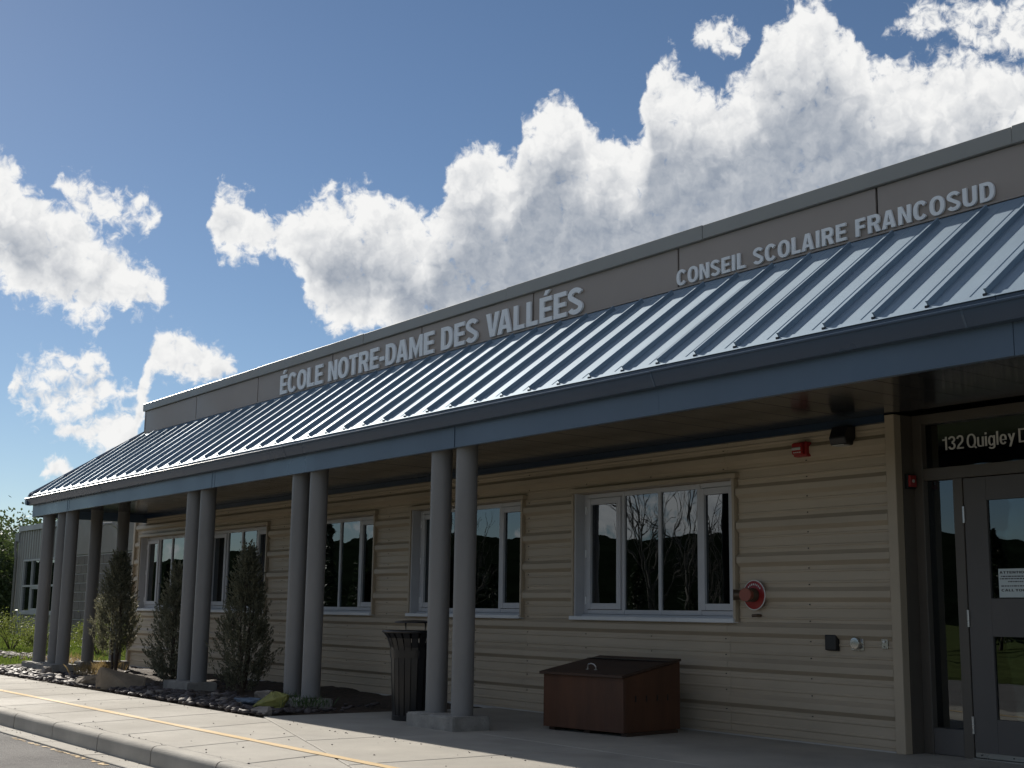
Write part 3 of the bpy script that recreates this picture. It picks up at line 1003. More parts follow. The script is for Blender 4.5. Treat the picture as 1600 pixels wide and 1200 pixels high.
# ---- parapet
pj = [XR, .43, -1.79, -4.0, -6.20, -8.45, -10.66, -12.86, -15.06, -17.31, -19.56, XPL + .035]
for a, b in zip(pj, pj[1:]):
    MB().box(b + .011, a - .011, YP, YP + .022, ZP + .022, 4.418).obj('parapet_panel', 'parapet', B, bevel=.002)
MB().box(XPL + .01, XR, YP + .024, YP + .3, 3.5, 4.41).obj('parapet_core', 'black_plastic', B)
MB().box(XPL - .002, XPL + .03, YP - .006, 8.9, ZP - .02, 4.45).obj('parapet_end', 'parapet', B, bevel=.003)
MB().box(XPL - .005, XR, YP - .010, YP + .02, ZP + .004, ZP + .020).obj('base_flashing', 'parapet', B)
cj = [XR, -1.9, -4.98, -8.1, -11.1, -14.2, -17.3, XPL - .035]
for i, (a, b) in enumerate(zip(cj, cj[1:])):
    e = .004 * (i % 2)
    MB().box(b + .001, a - .001, YP - .034 - e, YP + .34, 4.424 - e, 4.552 + e).obj('coping', 'coping', B, bevel=.004)
MB().box(XPL - .036, XPL + .3, YP + .342, 8.95, 4.424, 4.552).obj('coping', 'coping', B, bevel=.004)

# ---- columns and plinths
cme = MB().lathe([(.103, .115), (.103, 2.715)], 0, 0, 40).mesh('column', smooth=True)
for (x, y) in [(-10.45, -1.9), (-10.02, -1.9), (-13.37, -1.9), (-12.94, -1.9), (-16.41, -1.9), (-15.97, -1.9), (-22.62, -1.9), (-21.83, -1.9), (-21.40, -1.9), (-22.62, -1.08), (-22.62, -.60)]:
    link('column', cme, 'column_paint', B, (x, y, 0))


def plinth(x0, x1, y0, y1, z1=.125):
    bm = bmesh.new()
    bmesh.ops.create_cube(bm, size=1)
    for v in bm.verts:
        v.co = (x0 + (v.co.x + .5) * (x1 - x0), y0 + (v.co.y + .5) * (y1 - y0), -.05 + (v.co.z + .5) * (z1 + .05))
    bmesh.ops.bevel(bm, geom=bm.edges[:], offset=.014, segments=2, affect='EDGES')
    bmesh.ops.subdivide_edges(bm, edges=[e for e in bm.edges if e.calc_length() > .2], cuts=7, use_grid_fill=True)
    for v in bm.verts:
        v.co += Vector((random.gauss(0, .0022), random.gauss(0, .0022), random.gauss(0, .0018)))
    me = bpy.data.meshes.new('plinth')
    bm.to_mesh(me)
    bm.free()
    return link('plinth', me, 'concrete_plinth', B)


plinth(-10.62, -9.82, -2.13, -1.72)
plinth(-13.56, -12.76, -2.10, -1.72, .10)
plinth(-16.60, -15.78, -2.12, -1.72)
plinth(-22.85, -21.76, -2.12, -1.72, .13)
plinth(-21.75, -21.18, -2.13, -1.70, .13)
plinth(-22.8, -22.42, -1.25, -.4)

# ---- entrance
YD = .22
ef = MB()
ef.box(-6.562, -6.475, YD - .03, YD + .09, 0, 2.709)
ef.box(-6.474, -3.4, YD - .03, YD + .09, 2.630, 2.709)
ef.box(-6.474, -3.4, YD - .027, YD + .087, 2.165, 2.262)
ef.box(-6.20, -6.115, YD - .028, YD + .088, 0, 2.164)
ef.box(-4.11, -4.02, YD - .028, YD + .088, 0, 2.164)
ef.box(-3.399, -3.3, YD - .03, YD + .09, 0, 2.709)
ef.obj('entrance_frame', 'bronze_trim', B, bevel=.003)
MB().box(-6.474, -6.201, YD - .022, YD + .07, 0.004, .205).obj('kick_panel', 'door_paint', B, bevel=.003)
MB().box(-4.019, -3.401, YD - .022, YD + .07, 0.004, .205).obj('kick_panel', 'door_paint', B, bevel=.003)
MB().box(-6.473, -6.201, YD + .03, YD + .036, .207, 2.163).obj('sidelight_glass', 'glass', B)
MB().box(-4.018, -3.401, YD + .03, YD + .036, .207, 2.163).obj('sidelight_glass', 'glass', B)
MB().box(-6.473, -3.401, YD + .03, YD + .036, 2.264, 2.628).obj('transom_glass', 'glass', B)
for x0, x1, mir in ((-6.108, -5.118, 1), (-5.108, -4.118, -1)):
    gx0, gx1 = x0 + .20, x1 - .20
    d_ = MB()
    y0, y1 = YD - .02, YD + .028
    d_.box(x0, gx0, y0, y1, .012, 2.158)
    d_.box(gx1, x1, y0, y1, .012, 2.158)
    d_.box(gx0, gx1, y0 + .0005, y1 - .0005, 1.975, 2.158)
    d_.box(gx0, gx1, y0 + .0005, y1 - .0005, .925, 1.215)
    d_.box(gx0, gx1, y0 + .0005, y1 - .0005, .012, .305)
    dr = d_.obj('door', 'door_paint', B, bevel=.002)
    MB().box(gx0 + .001, gx1 - .001, YD, YD + .006, 1.217, 1.973).obj('pane', 'glass', dr)
    MB().box(gx0 + .001, gx1 - .001, YD, YD + .006, .307, .923).obj('pane', 'glass', dr)
    hx = x0 - .004 if mir > 0 else x1 + .004
    for hz_ in (.25, 1.06, 1.87):
        MB().lathe([(.011, hz_ - .065), (.011, hz_ + .065)], hx, YD - .026, 10).obj('hinge', 'hinge_metal', dr)
    MB().box(x0 + .01, x1 - .01, y0 - .012, y0 - .001, .012, .052).obj('door_sweep', 'steel', dr, bevel=.002)
    for hx2 in (x0 + .06, x0 + .33, x0 + .6):
        MB().box(hx2, hx2 + .01, y0 - .016, y0 - .012, .028, .038).obj('screw', 'black_plastic', dr)
    if mir > 0:
        MB().tube([(x1 - .09, y0 - .002, 1.0), (x1 - .09, y0 - .05, 1.0), (x1 - .09, y0 - .05, 1.28), (x1 - .09, y0 - .002, 1.28)], .012, 8).obj('handle', 'steel', dr)
MB().box(-6.115, -4.11, YD - .05, YD + .09, -.01, .008).obj('threshold', 'steel', B)
# wall right of the entrance
siding(-3.26, 2.9, .035, 2.668)
MB().box(-3.30, -3.262, -.045, .30, 0, 2.705).obj('corner_trim', 'siding_trim', B)

# ================================================================== LETTERING
def arc(cx, cz, rx, rz_, a0, a1, n_=18, p=2.3):
    out = []
    for i in range(n_ + 1):
        t_ = rad(a0 + (a1 - a0) * i / n_)
        c_, s_ = math.cos(t_), math.sin(t_)
        out.append((cx + rx * math.copysign(abs(c_) ** (2 / p), c_), cz + rz_ * math.copysign(abs(s_) ** (2 / p), s_)))
    return out


def strip_loop(outer, inner):
    return outer + inner[::-1]


def stroke(path, wd):
    L_, R_ = [], []
    for i in range(len(path)):
        p0, p1 = Vector(path[max(i - 1, 0)]), Vector(path[min(i + 1, len(path) - 1)])
        d_ = (p1 - p0).normalized()
        n_ = Vector((-d_.y, d_.x)) * wd / 2
        q = Vector(path[i])
        L_.append(tuple(q + n_))
        R_.append(tuple(q - n_))
    return L_, R_


TS, TH = .205, .175                                   # stem and bar thickness of the bold sans letters


def rect(x0, z0, x1, z1): return [(x0, z0), (x1, z0), (x1, z1), (x0, z1)]


def bold_glyph(ch):
    """-> (width, [closed loops], [(outer, inner) strips])"""
    L_, S_ = [], []
    acc = ch == 'É'
    c_ = 'E' if acc else ch
    if c_ in 'EF':
        w_ = .58 if c_ == 'E' else .55
        L_ = [rect(0, 0, TS, 1), rect(TS, 1 - TH, w_, 1), rect(TS, .42, w_ * .93, .42 + TH * .95)]
        if c_ == 'E': L_.append(rect(TS, 0, w_ * 1.02, TH))
        if acc: L_.append([(.20, 1.07), (.33, 1.07), (.50, 1.26), (.28, 1.26)])
    elif c_ == 'L':
        w_ = .55
        L_ = [rect(0, 0, TS, 1), rect(TS, 0, w_, TH)]
    elif c_ == 'I':
        w_ = TS
        L_ = [rect(0, 0, TS, 1)]
    elif c_ == 'T':
        w_ = .62
        L_ = [rect(0, 1 - TH, w_, 1), rect(w_ / 2 - TS / 2, 0, w_ / 2 + TS / 2, 1 - TH)]
    elif c_ == '-':
        w_ = .30
        L_ = [rect(0, .30, w_, .30 + TH * 1.1)]
    elif c_ == 'N':
        w_ = .68
        L_ = [rect(0, 0, TS, 1), rect(w_ - TS, 0, w_, 1), [(TS, 1), (TS, .66), (w_ - TS, 0), (w_ - TS, .34)]]
    elif c_ == 'M':
        w_ = .84
        L_ = [rect(0, 0, TS * .92, 1), rect(w_ - TS * .92, 0, w_, 1), [(TS * .92, 1), (TS * .92, .58), (w_ / 2, 0), (w_ / 2, .42)], [(w_ - TS * .92, .58), (w_ - TS * .92, 1), (w_ / 2, .42), (w_ / 2, 0)]]
    elif c_ == 'V':
        w_ = .70
        L_ = [[(0, 1), (w_ / 2 - .12, 0), (w_ / 2 + .12, 0), (w_, 1), (w_ - .22, 1), (w_ / 2, .25), (.22, 1)]]
    elif c_ == 'A':
        w_ = .74
        L_ = [[(0, 0), (.22, 0), (w_ / 2, .77), (w_ - .22, 0), (w_, 0), (w_ / 2 + .13, 1), (w_ / 2 - .13, 1)]]
        xi = lambda z: .22 + (w_ / 2 - .22) * z / .77
        L_.append([(xi(.19), .19), (w_ - xi(.19), .19), (w_ - xi(.35), .35), (xi(.35), .35)])
    elif c_ == 'O':
        w_ = .76
        S_ = [(arc(w_ / 2, .5, w_ / 2, .52, 0, 360, 40), arc(w_ / 2, .5, w_ / 2 - TS, .52 - TH, 0, 360, 40))]
    elif c_ == 'C':
        w_ = .72
        S_ = [(arc(.37, .5, .37, .52, 38, 322, 34), arc(.37, .5, .37 - TS, .52 - TH, 34, 326, 34))]
    elif c_ == 'D':
        w_ = .68
        L_ = [rect(0, 0, TS, 1)]
        S_ = [([(TS, 1)] + arc(w_ * .42, .5, w_ * .58, .5, 90, -90, 22, 2.5) + [(TS, 0)], [(TS, 1 - TH)] + arc(w_ * .42, .5, w_ * .58 - TS, .5 - TH, 90, -90, 22, 2.5) + [(TS, TH)])]
    elif c_ == 'R':
        w_ = .70
        L_ = [rect(0, 0, TS, 1), [(.33, .395), (w_ - .235, 0), (w_, 0), (.56, .395)]]
        S_ = [([(TS, 1)] + arc(.40, .6975, .27, .3025, 90, -90, 18, 2.5) + [(TS, .395)], [(TS, 1 - TH)] + arc(.40, .6975, .27 - TS * .9, .3025 - TH, 90, -90, 18, 2.5) + [(TS, .395 + TH)])]
    elif c_ == 'U':
        w_ = .68
        S_ = [([(0, 1)] + arc(w_ / 2, .33, w_ / 2, .35, 180, 360, 22) + [(w_, 1)], [(TS, 1)] + arc(w_ / 2, .33, w_ / 2 - TS, .35 - TH, 180, 360, 22) + [(w_ - TS, 1)])]
    elif c_ == 'S':
        w_ = .66
        t_ = .185
        rx = w_ / 2 - t_ / 2
        up = arc(w_ / 2, .745, rx, .18, 18, 235, 18, 2.0)
        dn_ = arc(w_ / 2, .258, rx, .183, 55, -162, 18, 2.0)
        S_ = [stroke(up + dn_, t_)]
    elif c_ == 'Y':
        w_ = .68
        L_ = [[(0, 1), (.24, .42), (.44, .42), (w_, 1), (w_ - .22, 1), (w_ / 2, .60), (.22, 1)], rect(.24, 0, .44, .42)]
    elif c_ == '1':
        w_ = .32
        L_ = [rect(w_ - TS, 0, w_, 1), [(0, .72), (w_ - TS, .72), (w_ - TS, .84), (0, .84)]]
    elif c_ == '2':
        w_ = .48
        L_ = [rect(0, 0, w_, TH)]
        S_ = [stroke(arc(.24, .735, .24 - TS / 2, .265 - TH / 2, 172, -12, 14, 2) + [(.40, .56), (.30, .42), (.15, .26), (.085, TH)], TS)]
    elif c_ == '3':
        w_ = .50
        S_ = [stroke(arc(.25, .755, .25 - TS / 2, .245 - TH / 2, 170, -75, 14, 2) + arc(.25, .27, .25 - TS / 2, .27 - TH / 2, 75, -170, 14, 2), TS)]
    elif c_ == 'Q':
        w_ = .62
        S_ = [(arc(w_ / 2, .5, w_ / 2, .52, 0, 360, 36), arc(w_ / 2, .5, w_ / 2 - TS, .52 - TH, 0, 360, 36))]
        L_ = [[(w_ - TS - .12, .17), (w_ - .02, -.10), (w_ + .06, -.03), (w_ - TS - .05, .23)]]
    elif c_ == 'u':
        w_ = .44
        L_ = [rect(w_ - TS, 0, w_, .72)]
        S_ = [([(0, .72)] + arc(.2, .2, .2, .215, 180, 300, 12), [(TS, .72)] + arc(.2, .2, .2 - TS, .215 - TH, 180, 300, 12))]
    elif c_ == 'i':
        w_ = TS
        L_ = [rect(0, 0, TS, .72), rect(0, .86, TS, 1)]
    elif c_ == 'l':
        w_ = TS
        L_ = [rect(0, 0, TS, 1)]
    elif c_ == 'g':
        w_ = .46
        L_ = [rect(w_ - TS, -.06, w_, .72)]
        S_ = [(arc(.21, .36, .21, .375, 40, 320, 24), arc(.21, .36, .21 - TS, .375 - TH, 40, 320, 24)),
              (arc(w_ / 2, -.06, w_ / 2, .19, 0, -165, 16), arc(w_ / 2, -.06, w_ / 2 - TS, .19 - TH, 0, -165, 16))]
    elif c_ == 'e':
        w_ = .46
        S_ = [(arc(.23, .36, .23, .375, 0, 325, 28), arc(.23, .36, .23 - TS, .375 - TH, 0, 325, 28))]
        L_ = [rect(TS * .9, .30, w_ - .001, .36)]
    elif c_ == 'y':
        w_ = .46
        L_ = [[(0, .72), (.14, .72), (.235, .40), (.16, .15)], [(.33, .72), (.46, .72), (.19, -.22), (.05, -.22)]]
    else:
        raise ValueError(ch)
    return w_, L_, S_


def sign_letters(parent, text, x0, x1, z0, cap, y, depth, mname, gap=.12, space=.33):
    items, pen, prev = [], 0.0, None
    for ch in text:
        if ch == ' ':
            pen += space
            prev = None
            continue
        w_, L_, S_ = bold_glyph(ch)
        if prev: pen += {'VA': -.08, 'LL': gap, 'OT': gap * .6, 'LA': gap * .5, 'DA': gap * .5, 'RA': gap * .6, 'FR': gap, 'AL': gap, 'AM': gap}.get(prev + ch, gap * (.85 if ch in 'OCS' or prev in 'OCS' else 1))
        items.append((pen, L_, S_))
        pen += w_
        prev = ch
    sx = (x1 - x0) / pen
    for off, L_, S_ in items:
        T_ = lambda p: (x0 + (p[0] + off) * sx, y, z0 + p[1] * cap)
        mb = MB()
        for lp in L_:
            mb.extrude([T_(p) for p in lp], (0, -depth, 0))
        for o_, i_ in S_:
            for k in range(len(o_) - 1):
                a_, b_, c_, d_ = T_(o_[k]), T_(o_[k + 1]), T_(i_[k + 1]), T_(i_[k])
                f = lambda q: (q[0], q[1] - depth, q[2])
                mb.quad(f(a_), f(b_), f(c_), f(d_))
                mb.quad(a_, b_, f(b_), f(a_))
                mb.quad(d_, c_, f(c_), f(d_))
            closed = (Vector(o_[0]) - Vector(o_[-1])).length < 1e-4
            if not closed:
                for k in (0, -1):
                    a_, d_ = T_(o_[k]), T_(i_[k])
                    f = lambda q: (q[0], q[1] - depth, q[2])
                    mb.quad(a_, d_, f(d_), f(a_))
        me = mb.mesh('letter')
        bm = bmesh.new()
        bm.from_mesh(me)
        bmesh.ops.remove_doubles(bm, verts=bm.verts, dist=1e-5)
        bmesh.ops.recalc_face_normals(bm, faces=bm.faces)
        bm.to_mesh(me)
        bm.free()
        link('letter', me, mname, parent)


s1 = empty('wall_sign', 'large raised silver letters reading ÉCOLE NOTRE-DAME DES VALLÉES on the parapet', 'sign', (0, 0, 0))
sign_letters(s1, 'ÉCOLE NOTRE-DAME DES VALLÉES', -16.53, -9.81, 4.052, .270, YP - .006, .024, 'letter_face', .10, .46)
s2 = empty('wall_sign', 'smaller raised silver letters reading CONSEIL SCOLAIRE FRANCOSUD on the parapet', 'sign', (0, 0, 0))
sign_letters(s2, 'CONSEIL SCOLAIRE FRANCOSUD', -8.45, -5.15, 4.052, .145, YP - .006, .02, 'letter_face', .15, .56)
s3 = empty('address_lettering', 'white address lettering 132 Quigley D on the glass above the doors', 'lettering', (0, 0, 0))
TS, TH = .125, .105
sign_letters(s3, '132 Quigley D', -6.315, -5.54, 2.405, .108, YD + .0295, .002, 'vinyl', .085, .22)
TS, TH = .205, .175
nt = empty('notice', 'pale paper notice headed ATTENTION taped inside the door window', 'notice', (0, 0, 0))
MB().box(-5.845, -5.56, YD - .0025, YD - .0005, 1.222, 1.44).obj('sheet', 'paper', nt)
sign_letters(nt, 'ATTENTION', -5.835, -5.60, 1.403, .018, YD - .003, .001, 'ink', .12, .3)
for zz, a, b in ((1.378, .01, .21), (1.36, 0.0, .22), (1.338, .07, .2), (1.305, .01, .22)):
    bar = MB()
    xx = -5.835 + a
    while xx < -5.835 + b:
        wl = random.uniform(.008, .028)
        bar.box(xx, xx + wl, YD - .0035, YD - .0027, zz, zz + .008)
        xx += wl + .006
    bar.obj('print', 'ink', nt)
sign_letters(nt, 'CALL YOU', -5.825, -5.62, 1.268, .018, YD - .003, .001, 'ink', .12, .3)

# ================================================================== THINGS ON THE WALL
t = empty('fire_alarm', 'red fire alarm horn strobe box high on the tan siding', 'alarm', (-7.54, -.03, 2.5))
MB().box(-.075, .075, -.045, .03, -.065, .065).obj('housing', 'red_plastic', t, bevel=.012, seg=2)
MB().box(-.062, .055, -.085, -.044, -.05, .055).obj('cover', 'red_plastic', t, bevel=.014, seg=2)
MB().box(-.052, .045, -.096, -.084, -.012, .012).obj('strobe_lens', 'lens_clear', t, bevel=.004)
for i in range(4):
    MB().box(-.036 + i * .022, -.022 + i * .022, -.0875, -.0845, -.036, -.028).obj('print', 'white_print', t)

t = empty('wall_lamp', 'small black hooded wall lamp under the soffit by the entrance', 'lamp', (-7.07, -.03, 2.57))
MB().extrude([(-.085, .03, -.08), (-.085, -.10, -.08), (-.085, -.125, -.02), (-.085, -.08, .08), (-.085, .03, .08)], (.17, 0, 0)).obj('housing', 'black_plastic', t, bevel=.008)
MB().box(-.06, .06, -.105, -.01, -.088, -.079).obj('lens', 'lens_clear', t)

t = empty('fire_connection', 'round red fire hose connection on the siding beside the window', 'hose connection', (-8.13, -.035, 1.24))
pl = MB()
pl.lathe([(.125, 0), (.132, .004), (.132, .010), (.122, .014), (.05, .016)], 0, 0, 40)
me = pl.mesh('plate', smooth=True)
for v in me.vertices: v.co = (v.co.x, -v.co.z, v.co.y)
link('plate', me, 'red_plastic', t)
rg = MB().lathe([(.126, .009), (.1335, .009), (.1335, .0155), (.126, .0165)], 0, 0, 40, cap=False).mesh('rim', smooth=True)
for v in rg.vertices: v.co = (v.co.x, -v.co.z, v.co.y)
link('rim', rg, 'white_print', t)
bd = MB().lathe([(.062, .012), (.062, .05), (.054, .06), (.054, .13)], 0, 0, 24).mesh('pipe_body', smooth=True)
for v in bd.vertices: v.co = (v.co.x, -v.co.z, v.co.y)
link('pipe_body', bd, 'brass_dark', t)
MB().tube([(-.02, -.07, 0), (-.09, -.12, 0), (-.125, -.15, 0)], [.042, .045, .05], 16).obj('side_inlet', 'brass_dark', t, smooth=True)
MB().tube([(.0, -.08, 0), (.022, -.135, 0), (.03, -.165, 0)], [.05, .056, .058], 20).obj('inlet_cap', 'red_brick', t, smooth=True)
MB().lathe([(.062, 0), (.062, .02)], 0, 0, 20).obj('collar', 'brass_dark', t).matrix_local = Matrix.Translation((.014, -.118, 0)) @ Matrix.Rotation(rad(90), 4, 'X')
for k in range(9):
    a = rad(40 + k * 13)
    MB().box(-.005, .005, -.019, -.0165, -.008, .008).obj('print', 'white_print', t, loc=(.095 * math.cos(a), 0, .095 * math.sin(a)))

t = empty('drain_stub', 'short dark drain pipe stub below the fire hose connection', 'pipe', (-8.10, -.01, 1.06))
MB().tube([(0, .01, 0), (0, -.05, 0), (-.035, -.065, -.004)], .014, 10).obj('elbow', 'brass_dark', t, smooth=True)
t = empty('card_reader', 'small square black box mounted low on the siding', 'wall box', (-7.285, -.01, .845))
MB().box(-.062, .058, -.035, .01, -.066, .066).obj('housing', 'black_plastic', t, bevel=.01, seg=2)
MB().box(-.062, .062, .0, .012, -.07, .07).obj('back_plate', 'black_plastic', t)
t = empty('hose_bib', 'round steel cap on a square plate beside the black wall box', 'valve', (-7.03, -.01, .845))
MB().box(-.062, .062, -.006, .012, -.06, .06).obj('plate', 'steel', t, bevel=.003)
cp_ = MB().lathe([(.05, .006), (.052, .03), (.045, .042), (.03, .044)], 0, 0, 28).mesh('cap', smooth=True)
for v in cp_.vertices: v.co = (v.co.x, -v.co.z, v.co.y)
link('cap', cp_, 'steel', t)
t = empty('button_plate', 'narrow steel push button plate at the corner trim', 'button', (-6.755, -.01, .857))
MB().box(-.03, .03, -.008, .012, -.05, .05).obj('plate', 'steel', t, bevel=.003)
bt = MB().lathe([(.010, .006), (.010, .018)], 0, 0, 14).mesh('button')
for v in bt.vertices: v.co = (v.co.x, -v.co.z, v.co.y + .008)
link('button', bt, 'white_print', t)
sb = MB().lathe([(.005, .006), (.005, .012)], 0, 0, 10).mesh('screw')
for v in sb.vertices: v.co = (v.co.x, -v.co.z, v.co.y - .032)
link('screw', sb, 'black_plastic', t)
t = empty('alarm_beacon', 'square red alarm box on the dark return beside the entrance glass', 'alarm', (-6.56, .12, 2.16))
MB().box(-.003, .03, -.055, .055, -.06, .06).obj('back_box', 'black_plastic', t, bevel=.004)
MB().box(.03, .05, -.05, .035, -.048, .048).obj('face', 'red_plastic', t, bevel=.004)
bt = MB().lathe([(.014, .05), (.014, .056)], 0, 0, 16).mesh('lens')
for v in bt.vertices: v.co = (v.co.z, v.co.x - .01, v.co.y)
link('lens', bt, 'lens_clear', t)

# ================================================================== LITTER BIN
t = empty('litter_bin', 'black slatted steel litter bin with a raised lid behind the columns', 'bin', (-11.10, -1.74, 0))
prof = [(.205, .03), (.222, .35), (.236, .62), (.245, .70), (.276, .79), (.318, .845)]
nsl = 22
half = .026
for k in range(nsl):
    a = 2 * math.pi * k / nsl
    mb = MB()
    for j, (r, z) in enumerate(prof):
        wd = half * (.9 + .45 * z)
        for (dr_, du) in ((0, -wd), (0, wd), (-.006, wd), (-.006, -wd)):
            rr = r + dr_
            mb.v.append((rr * math.cos(a) - du * math.sin(a), rr * math.sin(a) + du * math.cos(a), z))
    for j in range(len(prof) - 1):
        for q in range(4):
            mb.f.append((j * 4 + q, j * 4 + (q + 1) % 4, (j + 1) * 4 + (q + 1) % 4, (j + 1) * 4 + q))
    mb.obj('slat', 'can_paint', t)
for nm, pr in (('base_ring', [(.19, .0), (.212, .0), (.214, .045), (.205, .05)]), ('band', [(.231, .60), (.243, .60), (.250, .675), (.238, .675)]),
               ('rim', [(.308, .838), (.328, .842), (.332, .854), (.326, .864), (.308, .860)]), ('liner', [(.185, .02), (.195, .3), (.215, .66), (.222, .74), (.212, .74), (.18, .03)])):
    MB().lathe(pr, 0, 0, 44, cap=(nm == 'base_ring')).obj(nm, 'can_paint', t, smooth=True)
for s in (-1, 1):
    MB().tube([(s * .17, 0, .80), (s * .185, 0, .93), (s * .165, 0, .945)], .009, 8).obj('lid_support', 'can_paint', t)
MB().lathe([(.02, .968), (.12, .962), (.205, .950), (.21, .942), (.205, .938)], 0, 0, 40).obj('lid', 'can_paint', t, smooth=True)
MB().lathe([(.19, .79), (.31, .845), (.30, .85), (.19, .80)], 0, 0, 40, cap=False).obj('funnel', 'can_paint', t, smooth=True)

# ================================================================== WOODEN BOX
t = empty('storage_box', 'rusty brown plywood storage box with sloping lid against the wall', 'box', (-8.73, -1.08, 0), rad(8))
bw, bd_, hf, hb = .97, .80, .50, .63
bw2 = -bw
MB().box(bw2, 0, 0, .022, .03, hf).obj('front_board', 'wood_stain', t, bevel=.003)
for x0 in (bw2, -.022):
    q = [(x0, .023, .03), (x0, bd_, .03), (x0, bd_, hb), (x0, .023, hf + .002)]
    MB().extrude(q, (.022, 0, 0)).obj('side_board', 'wood_stain', t, bevel=.003)
MB().box(bw2 + .023, -.023, bd_ - .022, bd_, .03, hb - .002).obj('back_board', 'wood_stain', t)
sl_ = (hb - hf) / bd_
yb = bd_ * .80
MB().extrude([(bw2 - .03, -.03, hf + .004 - .03 * sl_), (bw2 - .03, yb, hf + .004 + yb * sl_), (bw2 - .03, yb, hf + .028 + yb * sl_), (bw2 - .03, -.03, hf + .028 - .03 * sl_)], (bw + .04, 0, 0)).obj('lid', 'wood_dark', t, bevel=.003)
MB().extrude([(bw2 - .02, yb + .004, hf + .004 + yb * sl_), (bw2 - .02, bd_ + .01, hb + .006), (bw2 - .02, bd_ + .01, hb + .028), (bw2 - .02, yb + .004, hf + .028 + yb * sl_)], (bw + .03, 0, 0)).obj('hinge_strip', 'wood_dark', t, bevel=.003)
MB().box(bw2 - .005, .005, yb - .03, yb + .10, hf + .031 + yb * sl_, hf + .035 + yb * sl_).obj('rubber_flap', 'black_plastic', t)
hp = [(-.56, .16, .552), (-.56, .155, .578), (-.545, .15, .598), (-.51, .148, .606), (-.475, .15, .598), (-.46, .155, .578), (-.46, .16, .552)]
MB().tube(hp, .007, 8).obj('handle', 'steel', t, smooth=True)
for xx in (-.56, -.46):
    MB().box(xx - .014, xx + .014, .145, .175, .549, .556).obj('handle_foot', 'steel', t)
for xx in (bw2 + .04, -.50, -.06):
    MB().box(xx, xx + .07, .04, bd_ - .05, 0, .029).obj('skid', 'wood_dark', t)
for i in range(4):
    MB().box(-.001, .003, (.16 + i * .15), (.175 + i * .15), .29, .345).obj('vent_slot', 'black_plastic', t)

# ================================================================== ROCKS
def big_rock(name, label, sx, sy, sz, loc, rz_, m_, seed=3, npt=13):
    """broken stone: convex hull of a few points, edges worn, faces slightly uneven"""
    rg_ = np.random.default_rng(seed)
    bm = bmesh.new()
    for k in range(npt):
        u = rg_.normal(size=3)
        u /= np.linalg.norm(u)
        u = np.sign(u) * np.abs(u) ** .65
        bm.verts.new((u[0] * sx, u[1] * sy, max(-.4 * sz, u[2] * sz)))
    bmesh.ops.convex_hull(bm, input=bm.verts)
    for v in [v for v in bm.verts if not v.link_faces]: bm.verts.remove(v)
    bmesh.ops.bevel(bm, geom=bm.edges[:], offset=min(sx, sy, sz) * .07, segments=2, affect='EDGES', profile=.6)
    bmesh.ops.triangulate(bm, faces=bm.faces)
    bmesh.ops.subdivide_edges(bm, edges=[e for e in bm.edges if e.calc_length() > .06], cuts=2, use_grid_fill=False)
    for v in bm.verts:
        v.co += Vector(rg_.normal(0, .0035, 3))
    me = bpy.data.meshes.new(name)
    bm.to_mesh(me)
    bm.free()
    o = link(name, me, m_, None, loc, rz_)
    return tag(o, label, 'rock')


big_rock('boulder', 'large angular tan boulder at the kerb side of the bed beneath a juniper', .36, .26, .26, (-16.75, -2.60, .10), .5, 'boulder', seed=5)
big_rock('boulder', 'low flat grey brown boulder half buried beside the angular tan boulder', .34, .22, .14, (-17.7, -2.62, .03), .2, 'boulder', seed=8)
big_rock('painted_rock', 'rock painted yellow green lying in front of the column pair', .20, .14, .13, (-12.72, -2.48, .09), .7, 'rock_yellow', seed=12)
big_rock('painted_rock', 'flat bluish painted slab lying beside the yellow rock', .24, .15, .05, (-13.2, -2.52, .06), .2, 'rock_blue', seed=13)
big_rock('field_stone', 'small pale block of stone behind the bluish slab', .12, .09, .09, (-13.35, -2.25, .09), .9, 'stone_light', seed=14)
big_rock('field_stone', 'rounded pale cobble at the very corner of the bed and walk', .12, .08, .07, (-12.33, -2.78, .02), .3, 'stone_light', seed=15)
big_rock('field_stone', 'sunlit rounded stone at the foot of the three column plinth', .17, .12, .10, (-20.4, -2.5, .05), .3, 'stone_light', seed=16)
big_rock('field_stone', 'flat sunlit grey slab among the shale left of the boulder', .20, .12, .05, (-19.6, -2.66, .04), .1, 'stone_light', seed=17)

